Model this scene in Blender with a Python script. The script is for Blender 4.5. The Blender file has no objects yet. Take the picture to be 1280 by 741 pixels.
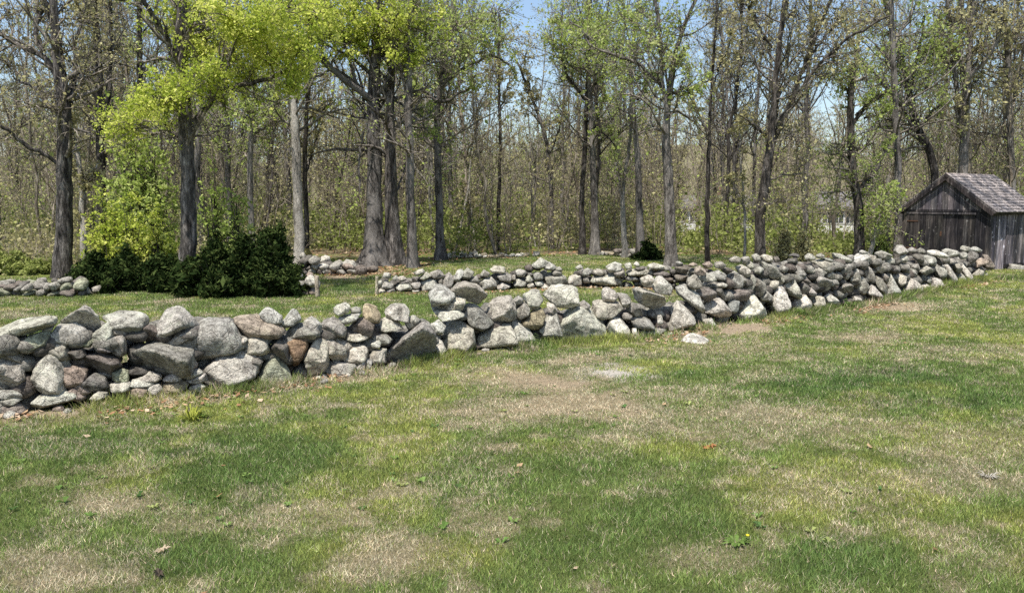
import bpy, math, random
import numpy as np
from mathutils import Vector, Matrix, noise as mnoise

# ------------------------------------------------------------------ camera, sky, sun, exposure
SC = bpy.context.scene
COL = SC.collection
F = 1004.0            # focal length in pixels of the 1280 px wide photograph
EYE = 2.0
HOR = 250.0
PITCH = math.atan((370.5 - HOR) / F)
cam = bpy.data.cameras.new('camera')
camo = bpy.data.objects.new('camera', cam)
COL.objects.link(camo)
camo.location = (0, 0, EYE)
camo.rotation_euler = (math.radians(90) - PITCH, 0, 0)
cam.lens = 36.0 * F / 1280.0
cam.sensor_width = 36.0
cam.clip_start = 0.05
cam.clip_end = 6000
SC.camera = camo

SUN_EL = math.radians(66)
SUN_AZ = math.radians(198)      # compass style, clockwise from +Y : behind the camera, a little left
world = bpy.data.worlds.new('World')
SC.world = world
world.use_nodes = True
wn = world.node_tree.nodes
wl = world.node_tree.links
wn.clear()
wo = wn.new('ShaderNodeOutputWorld')
wb = wn.new('ShaderNodeBackground')
sky = wn.new('ShaderNodeTexSky')
sky.sky_type = 'NISHITA'
sky.sun_disc = False
sky.sun_elevation = SUN_EL
sky.sun_rotation = SUN_AZ
sky.air_density = 1.0
sky.dust_density = 1.2
sky.ozone_density = 1.0
wl.new(sky.outputs[0], wb.inputs[0])
wb.inputs[1].default_value = 0.13
wl.new(wb.outputs[0], wo.inputs[0])
sd = bpy.data.lights.new('sun', 'SUN')
sd.energy = 4.6
sd.angle = math.radians(0.5)
sd.color = (1.0, 0.955, 0.89)
so = bpy.data.objects.new('sun', sd)
COL.objects.link(so)
sdir = Vector((math.sin(SUN_AZ) * math.cos(SUN_EL), math.cos(SUN_AZ) * math.cos(SUN_EL), math.sin(SUN_EL)))
so.rotation_euler = (-sdir).to_track_quat('-Z', 'Y').to_euler()
SC.view_settings.view_transform = 'Standard'
SC.view_settings.look = 'None'
SC.view_settings.gamma = 1
SC.view_settings.use_curve_mapping = False
SC.view_settings.exposure = 0.55
SC.cycles.use_denoising = False
SC.cycles.max_bounces = 5
SC.cycles.diffuse_bounces = 3
SC.cycles.transmission_bounces = 3
SC.cycles.transparent_max_bounces = 4

# ------------------------------------------------------------------ helpers
cp, sp = math.cos(PITCH), math.sin(PITCH)


def W(px, py, D):
    """world point seen at pixel (px, py) of the photograph at distance Y = D"""
    xc = (px - 640.0) / F
    yc = -(py - 370.5) / F
    dy = cp + yc * sp
    dz = -sp + yc * cp
    k = D / dy
    return np.array((xc * k, D, EYE + dz * k))


def GD(py):
    """distance of flat ground seen at pixel row py"""
    yc = -(py - 370.5) / F
    return EYE * (cp + yc * sp) / -( -sp + yc * cp)


def G(px, py):
    return W(px, py, GD(py))


def PX(x, y, z=0.0):
    """inverse: world -> pixel (arrays)"""
    zz = z - EYE
    dep = y * cp - zz * sp
    up = y * sp + zz * cp
    return 640 + F * x / dep, 370.5 - F * up / dep


def sc(px, D):
    return px / F * D


def tag(o, label=None, cat=None, group=None, kind=None):
    if label: o['label'] = label
    if cat: o['category'] = cat
    if group: o['group'] = group
    if kind: o['kind'] = kind
    return o


def empty(name, loc, label, cat, group=None):
    o = bpy.data.objects.new(name, None)
    COL.objects.link(o)
    o.location = [float(v) for v in loc]
    o.empty_display_size = 0.2
    return tag(o, label, cat, group)


def link(name, me, parent=None):
    o = bpy.data.objects.new(name, me)
    COL.objects.link(o)
    if parent is not None:
        o.parent = parent
        o.matrix_parent_inverse = Matrix.Identity(4)
        o.location = -parent.location
    return o


def np_mesh(name, V, Q=None, T=None, mats=(), mi=None, col=None, smooth=True):
    """mesh from numpy vertices, quads (n,4) and triangles (n,3)"""
    V = np.asarray(V, dtype=np.float32).reshape(-1, 3)
    nq = 0 if Q is None else len(Q)
    nt = 0 if T is None else len(T)
    me = bpy.data.meshes.new(name)
    me.vertices.add(len(V))
    me.vertices.foreach_set('co', V.ravel())
    loops = []
    if nq: loops.append(np.asarray(Q, dtype=np.int32).ravel())
    if nt: loops.append(np.asarray(T, dtype=np.int32).ravel())
    loops = np.concatenate(loops)
    me.loops.add(len(loops))
    me.loops.foreach_set('vertex_index', loops)
    me.polygons.add(nq + nt)
    st = np.concatenate([np.arange(nq) * 4, nq * 4 + np.arange(nt) * 3]).astype(np.int32)
    me.polygons.foreach_set('loop_start', st)
    if smooth is not None:
        me.polygons.foreach_set('use_smooth', np.full(nq + nt, bool(smooth)))
    if mi is not None:
        me.polygons.foreach_set('material_index', np.asarray(mi, dtype=np.int32))
    for m in mats: me.materials.append(m)
    if col is not None:
        a = me.color_attributes.new('tone', 'FLOAT_COLOR', 'POINT')
        c = np.ones((len(V), 4), dtype=np.float32)
        c[:, :3] = col
        a.data.foreach_set('color', c.ravel())
    me.update(calc_edges=True)
    return me


class Geo:
    """collects quads/tris into one mesh"""
    def __init__(s):
        s.V = []; s.Q = []; s.T = []; s.C = []; s.MQ = []; s.MT = []; s.n = 0

    def add(s, V, Q=None, T=None, col=(1, 1, 1), m=0):
        V = np.asarray(V, dtype=np.float32).reshape(-1, 3)
        if Q is not None and len(Q):
            s.Q.append(np.asarray(Q) + s.n); s.MQ.append(np.full(len(Q), m))
        if T is not None and len(T):
            s.T.append(np.asarray(T) + s.n); s.MT.append(np.full(len(T), m))
        c = np.empty((len(V), 3), dtype=np.float32); c[:] = col
        s.C.append(c); s.V.append(V); s.n += len(V)
        return s

    def mesh(s, name, mats, smooth=True):
        Q = np.concatenate(s.Q) if s.Q else None
        T = np.concatenate(s.T) if s.T else None
        mi = np.concatenate(s.MQ + s.MT)
        return np_mesh(name, np.concatenate(s.V), Q, T, mats, mi, np.concatenate(s.C), smooth)

    def build(s, name, mats, parent=None, smooth=True):
        return link(name, s.mesh(name, mats, smooth), parent)


BOXQ = np.array([(0, 3, 2, 1), (4, 5, 6, 7), (0, 1, 5, 4), (1, 2, 6, 5), (2, 3, 7, 6), (3, 0, 4, 7)])


def box(g, o, ax, ay, az, col=(1, 1, 1), m=0):
    """box from corner o with edge vectors"""
    o, ax, ay, az = [np.asarray(v, dtype=float) for v in (o, ax, ay, az)]
    V = [o, o + ax, o + ax + ay, o + ay, o + az, o + ax + az, o + ax + ay + az, o + ay + az]
    g.add(V, BOXQ, None, col, m)


# value noise on numpy arrays
_rt = np.random.RandomState(7).rand(256, 256)


def vn(x, y, s=1.0, o=0):
    x = np.asarray(x) / s + 37.1 * o + 1000; y = np.asarray(y) / s + 17.7 * o + 1000
    xi = np.floor(x).astype(int); yi = np.floor(y).astype(int)
    fx = x - xi; fy = y - yi
    fx = fx * fx * (3 - 2 * fx); fy = fy * fy * (3 - 2 * fy)
    a = _rt[xi % 256, yi % 256]; b = _rt[(xi + 1) % 256, yi % 256]
    c = _rt[xi % 256, (yi + 1) % 256]; d = _rt[(xi + 1) % 256, (yi + 1) % 256]
    return (a * (1 - fx) + b * fx) * (1 - fy) + (c * (1 - fx) + d * fx) * fy


def fbm(x, y, s, o=0, n=4):
    t = 0; a = .5; k = 0
    for i in range(n):
        t = t + a * vn(x, y, s, o + i * 3); k += a; a *= .55; s *= .47
    return t / k


# ------------------------------------------------------------------ materials
def newmat(name):
    m = bpy.data.materials.new(name)
    m.use_nodes = True
    nt = m.node_tree
    nt.nodes.clear()
    return m, nt.nodes, nt.links


def ramp(n, l, src, stops, interp='LINEAR'):
    r = n.new('ShaderNodeValToRGB')
    r.color_ramp.interpolation = interp
    e = r.color_ramp.elements
    while len(e) < len(stops): e.new(0.5)
    for el, (p, c) in zip(e, stops):
        el.position = p
        el.color = (*c, 1) if len(c) == 3 else c
    l.new(src, r.inputs[0])
    return r.outputs[0]


def noise(n, l, vec, scale, detail=4, rough=.55, w=None):
    t = n.new('ShaderNodeTexNoise')
    t.inputs['Scale'].default_value = scale
    t.inputs['Detail'].default_value = detail
    t.inputs['Roughness'].default_value = rough
    if vec is not None: l.new(vec, t.inputs['Vector'])
    return t.outputs['Fac']


def mixc(n, l, a, b, f, mode='MIX'):
    m = n.new('ShaderNodeMix'); m.data_type = 'RGBA'; m.blend_type = mode
    for s, v in ((m.inputs[6], a), (m.inputs[7], b)):
        if isinstance(v, tuple): s.default_value = (*v, 1)
        else: l.new(v, s)
    if isinstance(f, (int, float)): m.inputs[0].default_value = f
    else: l.new(f, m.inputs[0])
    return m.outputs[2]


def finish(n, l, colr, rough=.9, bump=None, bs=.5, bd=.02, spec=.25):
    p = n.new('ShaderNodeBsdfPrincipled'); o = n.new('ShaderNodeOutputMaterial')
    l.new(colr, p.inputs['Base Color'])
    p.inputs['Roughness'].default_value = rough
    p.inputs['Specular IOR Level'].default_value = spec
    if bump is not None:
        b = n.new('ShaderNodeBump'); b.inputs['Strength'].default_value = bs
        b.inputs['Distance'].default_value = bd
        l.new(bump, b.inputs['Height']); l.new(b.outputs[0], p.inputs['Normal'])
    l.new(p.outputs[0], o.inputs[0])


def wpos(n, l, scale=(1, 1, 1)):
    g = n.new('ShaderNodeNewGeometry')
    mp = n.new('ShaderNodeMapping'); mp.inputs['Scale'].default_value = scale
    l.new(g.outputs['Position'], mp.inputs[0])
    return mp.outputs[0]


def opos(n, l, scale=(1, 1, 1)):
    g = n.new('ShaderNodeTexCoord')
    mp = n.new('ShaderNodeMapping'); mp.inputs['Scale'].default_value = scale
    l.new(g.outputs['Object'], mp.inputs[0])
    return mp.outputs[0]


def attr(n, name='tone'):
    a = n.new('ShaderNodeAttribute'); a.attribute_name = name
    return a.outputs['Color']


def mat_rock():
    m, n, l = newmat('fieldstone')
    v = wpos(n, l)
    big = noise(n, l, v, 5, 5, .6)
    mid = noise(n, l, v, 16, 6, .7)
    fine = noise(n, l, v, 70, 3, .7)
    base = ramp(n, l, mid, [(.32, (.36, .34, .31)), (.46, (.74, .71, .66)), (.58, (1.0, .97, .90)), (.75, (1.12, 1.09, 1.02))])
    sp_ = ramp(n, l, fine, [(.36, (.42, .42, .42)), (.5, (1, 1, 1)), (.64, (1.22, 1.22, 1.18))])
    c = mixc(n, l, base, sp_, .8, 'MULTIPLY')
    lich = ramp(n, l, big, [(.5, (0, 0, 0)), (.62, (1, 1, 1))])
    lg = noise(n, l, v, 28, 4, .7)
    lg = ramp(n, l, lg, [(.48, (0, 0, 0)), (.60, (.75, .75, .75))])
    lf = mixc(n, l, lich, lg, 1.0, 'MULTIPLY')
    c = mixc(n, l, c, (1.08, 1.12, .95), lf)
    stain = noise(n, l, wpos(n, l, (1, 1, .5)), 7, 4, .7)
    st = ramp(n, l, stain, [(.38, (.30, .29, .28)), (.52, (1, 1, 1))])
    c = mixc(n, l, c, st, .65, 'MULTIPLY')
    # thin dark seams and cracks, wandering
    dn = n.new('ShaderNodeTexNoise'); dn.inputs['Scale'].default_value = 4; l.new(v, dn.inputs['Vector'])
    va = n.new('ShaderNodeVectorMath'); va.operation = 'MULTIPLY_ADD'; l.new(dn.outputs['Color'], va.inputs[0]); va.inputs[1].default_value = (.35, .35, .35); l.new(v, va.inputs[2])
    vo = n.new('ShaderNodeTexVoronoi'); vo.feature = 'DISTANCE_TO_EDGE'; vo.inputs['Scale'].default_value = 4.2; l.new(va.outputs[0], vo.inputs['Vector'])
    ck = ramp(n, l, vo.outputs['Distance'], [(.0, (.35, .34, .33)), (.035, (1, 1, 1))])
    c = mixc(n, l, c, ck, .55, 'MULTIPLY')
    c = mixc(n, l, c, attr(n), 1.0, 'MULTIPLY')
    h = mixc(n, l, mid, fine, .35)
    h = mixc(n, l, h, ck, .5, 'MULTIPLY')
    finish(n, l, c, .95, h, 1.0, .055, .15)
    return m


def mat_bark(name, c0, c1, c2, patch=None, sc_=1.0):
    m, n, l = newmat(name)
    v = wpos(n, l, (1, 1, .22))
    a = noise(n, l, v, 11 * sc_, 6, .7)
    b = noise(n, l, v, 38 * sc_, 4, .7)
    c = ramp(n, l, a, [(.36, c0), (.5, c1), (.64, c2)])
    bb = ramp(n, l, b, [(.36, (.3, .3, .3)), (.56, (1.15, 1.15, 1.15))])
    c = mixc(n, l, c, bb, .85, 'MULTIPLY')
    if patch:
        p = noise(n, l, wpos(n, l, (1, 1, .5)), 1.7, 4, .6)
        pf = ramp(n, l, p, [(.45, (0, 0, 0)), (.6, (.8, .8, .8))])
        c = mixc(n, l, c, patch, pf)
    oi = n.new('ShaderNodeObjectInfo')
    r = ramp(n, l, oi.outputs['Random'], [(0, (.72, .72, .72)), (1, (1.2, 1.17, 1.12))])
    c = mixc(n, l, c, r, 1.0, 'MULTIPLY')
    finish(n, l, c, .95, mixc(n, l, a, b, .5), 1.0, .09, .1)
    return m


def mat_leaf(name, c0, c1, c2, trans=.45, scale=.6):
    m, n, l = newmat(name)
    g = n.new('ShaderNodeNewGeometry')
    a = noise(n, l, wpos(n, l), scale, 3, .6)
    md = n.new('ShaderNodeMath'); md.operation = 'MULTIPLY_ADD'
    l.new(g.outputs['Random Per Island'], md.inputs[0]); md.inputs[1].default_value = .5
    l.new(a, md.inputs[2])
    c = ramp(n, l, md.outputs[0], [(.45, c0), (.75, c1), (1.0, c2)])
    d = n.new('ShaderNodeBsdfDiffuse'); t = n.new('ShaderNodeBsdfTranslucent')
    mx = n.new('ShaderNodeMixShader'); o = n.new('ShaderNodeOutputMaterial')
    l.new(c, d.inputs[0]); l.new(c, t.inputs[0])
    mx.inputs[0].default_value = trans
    l.new(d.outputs[0], mx.inputs[1]); l.new(t.outputs[0], mx.inputs[2]); l.new(mx.outputs[0], o.inputs[0])
    return m


def mat_grass(name='grass_blade', trans=.25):
    m, n, l = newmat(name)
    c = attr(n)
    d = n.new('ShaderNodeBsdfDiffuse'); t = n.new('ShaderNodeBsdfTranslucent')
    mx = n.new('ShaderNodeMixShader'); o = n.new('ShaderNodeOutputMaterial')
    l.new(c, d.inputs[0]); l.new(c, t.inputs[0])
    mx.inputs[0].default_value = trans
    l.new(d.outputs[0], mx.inputs[1]); l.new(t.outputs[0], mx.inputs[2]); l.new(mx.outputs[0], o.inputs[0])
    return m


def mat_ground():
    m, n, l = newmat('lawn_soil')
    v = wpos(n, l)
    c = attr(n)
    a = noise(n, l, v, 9, 6, .75)
    b = noise(n, l, v, 45, 5, .8)
    k = ramp(n, l, b, [(.3, (.5, .5, .5)), (.5, (.95, .95, .95)), (.7, (1.5, 1.5, 1.45))])
    k2 = ramp(n, l, a, [(.3, (.75, .78, .75)), (.7, (1.25, 1.2, 1.15))])
    c = mixc(n, l, c, k, .9, 'MULTIPLY')
    c = mixc(n, l, c, k2, .9, 'MULTIPLY')
    finish(n, l, c, 1.0, b, 1.0, .03, .0)
    return m


def mat_wood(name, gain=1.0):
    m, n, l = newmat(name)
    v = wpos(n, l, (1, 1, .07))
    a = noise(n, l, v, 22, 5, .7)
    b = noise(n, l, wpos(n, l, (1, 1, .25)), 3.2, 4, .6)
    kn = noise(n, l, wpos(n, l), 7.5, 2, .5)
    c = ramp(n, l, a, [(.3, (.022 * gain, .021 * gain, .024 * gain)), (.52, (.075 * gain, .072 * gain, .075 * gain)), (.70, (.27 * gain, .26 * gain, .25 * gain))])
    w = ramp(n, l, b, [(.38, (.42, .42, .45)), (.50, (.95, .88, .83)), (.62, (1.8, 1.62, 1.45))])
    c = mixc(n, l, c, w, .9, 'MULTIPLY')
    kf = ramp(n, l, kn, [(.66, (0, 0, 0)), (.72, (.8, .8, .8))])
    c = mixc(n, l, c, (.36, .34, .33), kf)
    c = mixc(n, l, c, attr(n), 1.0, 'MULTIPLY')
    finish(n, l, c, .9, a, .7, .01, .2)
    return m


def mat_tone(name, rough=.9, sc_=12, amt=.5):
    m, n, l = newmat(name)
    a = noise(n, l, wpos(n, l), sc_, 5, .7)
    k = ramp(n, l, a, [(.3, (.6, .6, .6)), (.7, (1.3, 1.3, 1.3))])
    c = mixc(n, l, attr(n), k, amt, 'MULTIPLY')
    finish(n, l, c, rough, a, .4, .01, .2)
    return m


M_ROCK = mat_rock()
M_BARK = mat_bark('bark_dark', (.022, .019, .017), (.075, .066, .058), (.20, .18, .165))
M_TWIG = mat_bark('twig', (.09, .078, .066), (.22, .195, .165), (.42, .38, .33), None, .6)
M_BARKM = mat_bark('bark_furrowed', (.03, .027, .025), (.11, .10, .092), (.30, .275, .255), None, .8)
M_BARKG = mat_bark('bark_grey', (.04, .036, .032), (.13, .118, .107), (.31, .285, .26), (.27, .25, .23))
M_BARKP = mat_bark('bark_pale', (.12, .11, .095), (.30, .275, .24), (.48, .45, .40), (.50, .47, .42))
M_BARKF = mat_bark('bark_thicket', (.13, .108, .085), (.28, .24, .19), (.46, .41, .335), None, .5)
M_YEL = mat_leaf('leaf_yellow_green', (.28, .37, .05), (.53, .60, .10), (.80, .80, .24), .5, 1.3)
M_GRN = mat_leaf('leaf_spring_green', (.25, .33, .07), (.41, .50, .13), (.62, .66, .28), .5)
M_OLV = mat_leaf('leaf_bud_olive', (.22, .20, .09), (.38, .35, .165), (.57, .53, .29), .4)
M_EVG = mat_leaf('needle_dark_green', (.009, .016, .006), (.022, .038, .011), (.075, .10, .03), .12, 2.5)
M_UND = mat_leaf('undergrowth_leaf', (.12, .15, .04), (.24, .28, .075), (.42, .45, .16), .4, .3)
M_GRS = mat_grass()
M_SOIL = mat_ground()
M_WOOD = mat_wood('weathered_plank', .8)
M_SHNG = mat_wood('weathered_shingle', 1.9)
M_TONE = mat_tone('matte_surface')
M_LITR = mat_grass('dead_leaf', .2)

# ------------------------------------------------------------------ lawn colour and ground
def ell(px, py, cx, cy, rx, ry, wob):
    d = np.sqrt(((px - cx) / rx) ** 2 + ((py - cy) / ry) ** 2)
    return np.clip(1.35 - d + wob, 0, 1)


DRY = [(690, 478, 135, 27, 1.0), (720, 500, 130, 26, 1.0), (900, 520, 160, 16, .6), (1180, 610, 110, 30, .5), (630, 520, 100, 20, .7), (775, 500, 130, 26, .6), (1080, 422, 75, 8, .9), (1120, 384, 50, 7, 1.0),
       (150, 628, 75, 16, .8), (250, 655, 60, 12, .4), (460, 700, 85, 32, .85), (60, 715, 90, 30, .7), (1000, 535, 300, 14, .6),
       (1230, 560, 110, 30, .5), (900, 440, 120, 18, .6), (1050, 610, 90, 30, .35), (1240, 700, 80, 40, .4), (880, 700, 90, 20, .5),
       (1060, 690, 90, 25, .35), (560, 560, 60, 10, .3), (1150, 440, 160, 8, .4), (800, 600, 60, 14, .3), (420, 560, 40, 8, .2)]
BARE = [(920, 410, 45, 7, .9), (690, 480, 60, 8, .55), (775, 467, 48, 9, 1.0), (860, 416, 40, 5, .8), (1100, 383, 35, 5, .7), (60, 517, 60, 9, .9), (170, 500, 70, 7, .8), (400, 472, 70, 7, .8),
        (450, 462, 100, 6, .8), (235, 497, 70, 6, .6), (640, 478, 70, 10, .35), (690, 432, 60, 4, .5), (0, 523, 40, 12, .8), (440, 345, 55, 9, .9), (385, 352, 40, 6, .6), (340, 374, 90, 5, .5)]
YEL = [(1010, 620, 110, 42, .9), (840, 560, 70, 18, .8), (570, 700, 60, 22, .8), (1200, 550, 120, 18, .6), (700, 560, 80, 12, .4), (1150, 360, 80, 8, .5), (240, 525, 22, 12, .7), (180, 520, 160, 12, .35), (1270, 700, 30, 40, .6)]
DKG = [(1050, 480, 140, 22, 1), (1190, 500, 130, 22, .9), (860, 466, 50, 8, .9), (440, 485, 40, 8, .8), (300, 580, 190, 34, .6), (720, 590, 80, 20, .5), (1060, 700, 80, 26, .7), (620, 600, 90, 26, .5), (100, 560, 120, 24, .5), (440, 362, 40, 6, .9), (640, 430, 90, 5, .6), (860, 645, 80, 30, .5), (250, 700, 90, 22, .5), (730, 690, 90, 30, .4)]


def wood_edge(x):
    """distance at which the lawn ends and the forest floor begins"""
    return np.interp(x, [-30, -14, -9, -6, -3, -1, 3, 8, 11, 16, 30], [20.2, 20.2, 20.6, 22.5, 24, 27.5, 29.5, 29, 27, 28, 29]) + 1.2 * (fbm(x, x * 0, 2.5, 5) - .5)


def lawn(x, y):
    """per-point pigment of the lawn and how dry/bare it is"""
    px, py = PX(x, np.maximum(y, 2.5), 0.0)
    w1 = (fbm(x, y, .9, 1) - .5) * 1.7
    w2 = (fbm(x, y, .28, 9, 3) - .5) * 1.5
    dry = np.zeros_like(x); bare = np.zeros_like(x); yel = np.zeros_like(x); dkg = np.zeros_like(x)
    for cx, cy, rx, ry, a in DRY: dry = np.maximum(dry, a * ell(px, py, cx, cy, rx, ry, w1 + w2 * .6))
    for cx, cy, rx, ry, a in BARE: bare = np.maximum(bare, a * ell(px, py, cx, cy, rx, ry, w1 * .7 + w2))
    for cx, cy, rx, ry, a in YEL: yel = np.maximum(yel, a * ell(px, py, cx, cy, rx, ry, w1 + w2 * .5))
    for cx, cy, rx, ry, a in DKG: dkg = np.maximum(dkg, a * ell(px, py, cx, cy, rx, ry, w1 + w2 * .5))
    dry = np.maximum(dry, np.clip((fbm(x, y, 1.7, 21) - .62) * 4, 0, .5))
    dry = np.maximum(dry, np.clip((fbm(x, y, .26, 31, 3) - .56) * 4, 0, .6))
    yel = np.maximum(yel, np.clip((fbm(x, y, .9, 41) - .50) * 4, 0, .8))
    dry = np.clip(dry - .75 * dkg, 0, 1)
    yel = np.clip(yel - .5 * dkg, 0, 1)
    return dry, bare, yel, dkg


def mixv(a, b, t):
    return a * (1 - t[:, None]) + np.asarray(b)[None, :] * t[:, None]


def height(x, y):
    h = .05 * (fbm(x, y, 3.0, 51, 3) - .5) + .02 * (fbm(x, y, .7, 61, 2) - .5)
    far = np.clip((y - 95) / 90.0, 0, 1)
    dip = np.clip((y - 38) / 24.0, 0, 1)
    h = h - 1.35 * dip * dip * (3 - 2 * dip)
    h = h + 13 * far * far * (3 - 2 * far) * (.8 + .5 * vn(x, y, 60, 3))
    return h * np.clip(1 - np.clip((y - 1200) / 1500, 0, 1), 0, 1)


def build_ground():
    near = np.concatenate([np.linspace(-60, 2.5, 14, endpoint=False), 2.5 + np.cumsum(np.linspace(.03, .16, 330))])
    far = near[-1] + np.cumsum(np.geomspace(.2, 160, 90))
    Y = np.concatenate([near, far])
    U = np.linspace(-1, 1, 420)
    hw = np.where(Y < 5, 12.0, 12 + (Y - 5) * 1.05)
    X = U[None, :] * hw[:, None]
    YY = np.repeat(Y[:, None], len(U), 1)
    x = X.ravel(); y = YY.ravel()
    z = height(x, y)
    dry, bare, yel, dkg = lawn(x, y)
    c = np.tile(np.array([(.13, .165, .055)]), (len(x), 1))
    c = mixv(c, (.055, .095, .026), dkg * .8)
    c = mixv(c, (.17, .20, .045), yel * .8)
    c = mixv(c, (.33, .265, .17), dry * .9)
    c = mixv(c, (.36, .28, .205), bare)
    px, py = PX(x, np.maximum(y, 3), 0)
    pale = np.clip(1.7 - np.sqrt(((px - 775) / 42) ** 2 + ((py - 466) / 8) ** 2) + (fbm(x, y, .2, 71) - .5) * 2.5, 0, 1) * (y > 5)
    c = mixv(c, (.52, .49, .44), pale * .8)
    wf = np.clip((y - wood_edge(x)) / .9 + .5, 0, 1)
    fl = mixv(np.tile(np.array([(.22, .175, .115)]), (len(x), 1)), (.14, .17, .05), np.clip((fbm(x, y, 2.0, 81) - .32) * 4, 0, 1))
    fl = mixv(fl, (.19, .17, .115), np.clip((y - 55) / 40, 0, .85))
    c = c * (1 - wf[:, None]) + fl * wf[:, None]
    nU = len(U); nY = len(Y)
    i = np.arange(nY - 1)[:, None] * nU + np.arange(nU - 1)[None, :]
    Q = np.stack([i, i + 1, i + nU + 1, i + nU], -1).reshape(-1, 4)
    me = np_mesh('ground', np.stack([x, y, z], 1), Q, None, [M_SOIL], None, c)
    tag(link('ground', me), 'patchy spring lawn of green and straw-coloured grass running back to the woods', kind='structure')


build_ground()


def in_wall(x, y):
    """True under the stone walls, where no grass grows"""
    d1 = np.interp(x, W1X, W1Y)
    k = (x > W1X[0]) & (x < W1X[-1]) & (y > d1 + .06) & (y < d1 + .85)
    d2 = np.interp(x, W2X, W2Y)
    k |= (x > W2X[0]) & (x < W2X[-1]) & (y > d2 + .05) & (y < d2 + .6)
    return k


# front foot of the two long walls, as pixels on the ground
_w1 = [G(*p) for p in ((-60, 534), (0, 524), (100, 511), (200, 501), (300, 489), (400, 474), (500, 459), (560, 447), (640, 436), (740, 427), (830, 420), (900, 408), (960, 399), (1050, 388), (1100, 379), (1160, 366), (1200, 357), (1236, 350))]
W1X = np.array([p[0] for p in _w1]); W1Y = np.array([p[1] for p in _w1])
_w2 = [G(*p) for p in ((470, 368), (540, 366), (600, 365), (660, 362), (740, 360), (800, 361), (860, 364), (905, 372))]
W2X = np.array([p[0] for p in _w2]); W2Y = np.array([p[1] for p in _w2])


def build_grass():
    r = np.random.RandomState(11)
    N = 2500000
    # sample the visible wedge with density falling off with distance
    y = (3.4 ** .45 + r.rand(N) * (29.5 ** .45 - 3.4 ** .45)) ** (1 / .45)
    hw = .67 * y + 3.0
    x = (r.rand(N) * 2 - 1) * hw
    # extra blades in the unmown strip along the foot of both walls
    for wx, wy, m in ((W1X, W1Y, 90000), (W2X, W2Y, 14000)):
        ex = wx[0] + r.rand(m) * (wx[-1] - wx[0]); ey = np.interp(ex, wx, wy) + .12 - np.abs(r.randn(m)) * .16
        k = vn(ex, ey * 0, .8, 4) > .42
        x = np.concatenate([x, ex[k]]); y = np.concatenate([y, ey[k]])
    keep = (y < wood_edge(x) + r.randn(len(x)) * .3) & ~in_wall(x, y)
    x = x[keep]; y = y[keep]
    dry, bare, yel, dkg = lawn(x, y)
    n = len(x)
    tuft = fbm(x, y, .16, 91, 3)
    keep = r.rand(n) > np.clip(bare * 1.05 + dry * .25, 0, .97)
    x, y, dry, bare, yel, dkg, tuft = [a[keep] for a in (x, y, dry, bare, yel, dkg, tuft)]
    n = len(x)
    # long unmown fringe along the wall foot
    dw = np.interp(x, W1X, W1Y) - y
    fr = np.clip(1 - np.abs(dw - .1) / .3, 0, 1) * (vn(x, y, .9, 4) > .35)
    c = np.tile(np.array([(.195, .26, .075)]), (n, 1))
    c = mixv(c, (.125, .20, .062), dkg * .85)
    c = mixv(c, (.42, .43, .12), yel * .8)
    isdry = (r.rand(n) < dry * .9 + .08 + .3 * (fbm(x, y, .5, 95, 3) > .56)).astype(float)
    c = mixv(c, (.55, .455, .335), isdry * (.65 + .35 * r.rand(n)))
    c *= (.45 + 1.05 * r.rand(n) ** 1.2)[:, None] * (.55 + .9 * tuft)[:, None]
    c[:, 0] *= 1 + .25 * (r.rand(n) - .5)
    h = (.014 + .022 * r.rand(n)) * (.65 + .9 * tuft) * (1 - .35 * dry) * (1 + .35 * dkg) + fr * .17 * r.rand(n) ** 1.8
    h *= np.clip(y / 12, 1, 1.5)
    w = .0028 * np.clip(y / 5.5, .8, 3.8) * (.7 + .6 * r.rand(n))
    a = r.rand(n) * 6.283
    lean = r.rand(n) ** .7 * (1.0 + .6 * isdry)
    la = r.rand(n) * 6.283
    z = height(x, y)
    dx = np.cos(a) * w; dy = np.sin(a) * w
    V = np.empty((n, 3, 3), dtype=np.float32)
    V[:, 0] = np.stack([x - dx, y - dy, z - .004], 1)
    V[:, 1] = np.stack([x + dx, y + dy, z - .004], 1)
    V[:, 2] = np.stack([x + np.cos(la) * lean * h, y + np.sin(la) * lean * h, z + h * np.sqrt(np.clip(1.25 - .45 * lean ** 2, .1, 2)) * .9], 1)
    T = np.arange(n * 3).reshape(-1, 3)
    me = np_mesh('grass', V.reshape(-1, 3), None, T, [M_GRS], None, np.repeat(c, 3, 0), smooth=False)
    tag(link('grass', me), 'short mown grass blades, green with straw-coloured patches', kind='stuff')


build_grass()

# ------------------------------------------------------------------ stones
def icosphere(sub):
    me = bpy.data.meshes.new('tmp')
    import bmesh
    bm = bmesh.new(); bmesh.ops.create_icosphere(bm, subdivisions=sub, radius=1)
    bm.to_mesh(me); bm.free()
    V = np.empty(len(me.vertices) * 3, dtype=np.float32); me.vertices.foreach_get('co', V)
    T = np.empty(len(me.polygons) * 3, dtype=np.int32); me.polygons.foreach_get('vertices', T)
    bpy.data.meshes.remove(me)
    return V.reshape(-1, 3).astype(float), T.reshape(-1, 3)


ICO = {k: icosphere(k) for k in (2, 3, 4, 5)}
TONES = {'L': (.60, .585, .535), 'G': (.46, .445, .41), 'D': (.26, .245, .23), 'P': (.46, .385, .34), 'M': (.44, .46, .35),
         'B': (.28, .245, .225), 'T': (.46, .40, .30), 'W': (.72, .695, .64), 'V': (.36, .38, .38), 'R': (.36, .25, .17)}


def sinnoise(V, r, amp, f):
    """cheap 3-D lumpiness: sum of random sine waves"""
    t = 0
    for k in range(6):
        d = r.randn(3) * f * (1 + k * .55)
        t = t + np.sin(V @ d + r.rand() * 6.28) / (1 + k * .6)
    return t * amp


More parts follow.
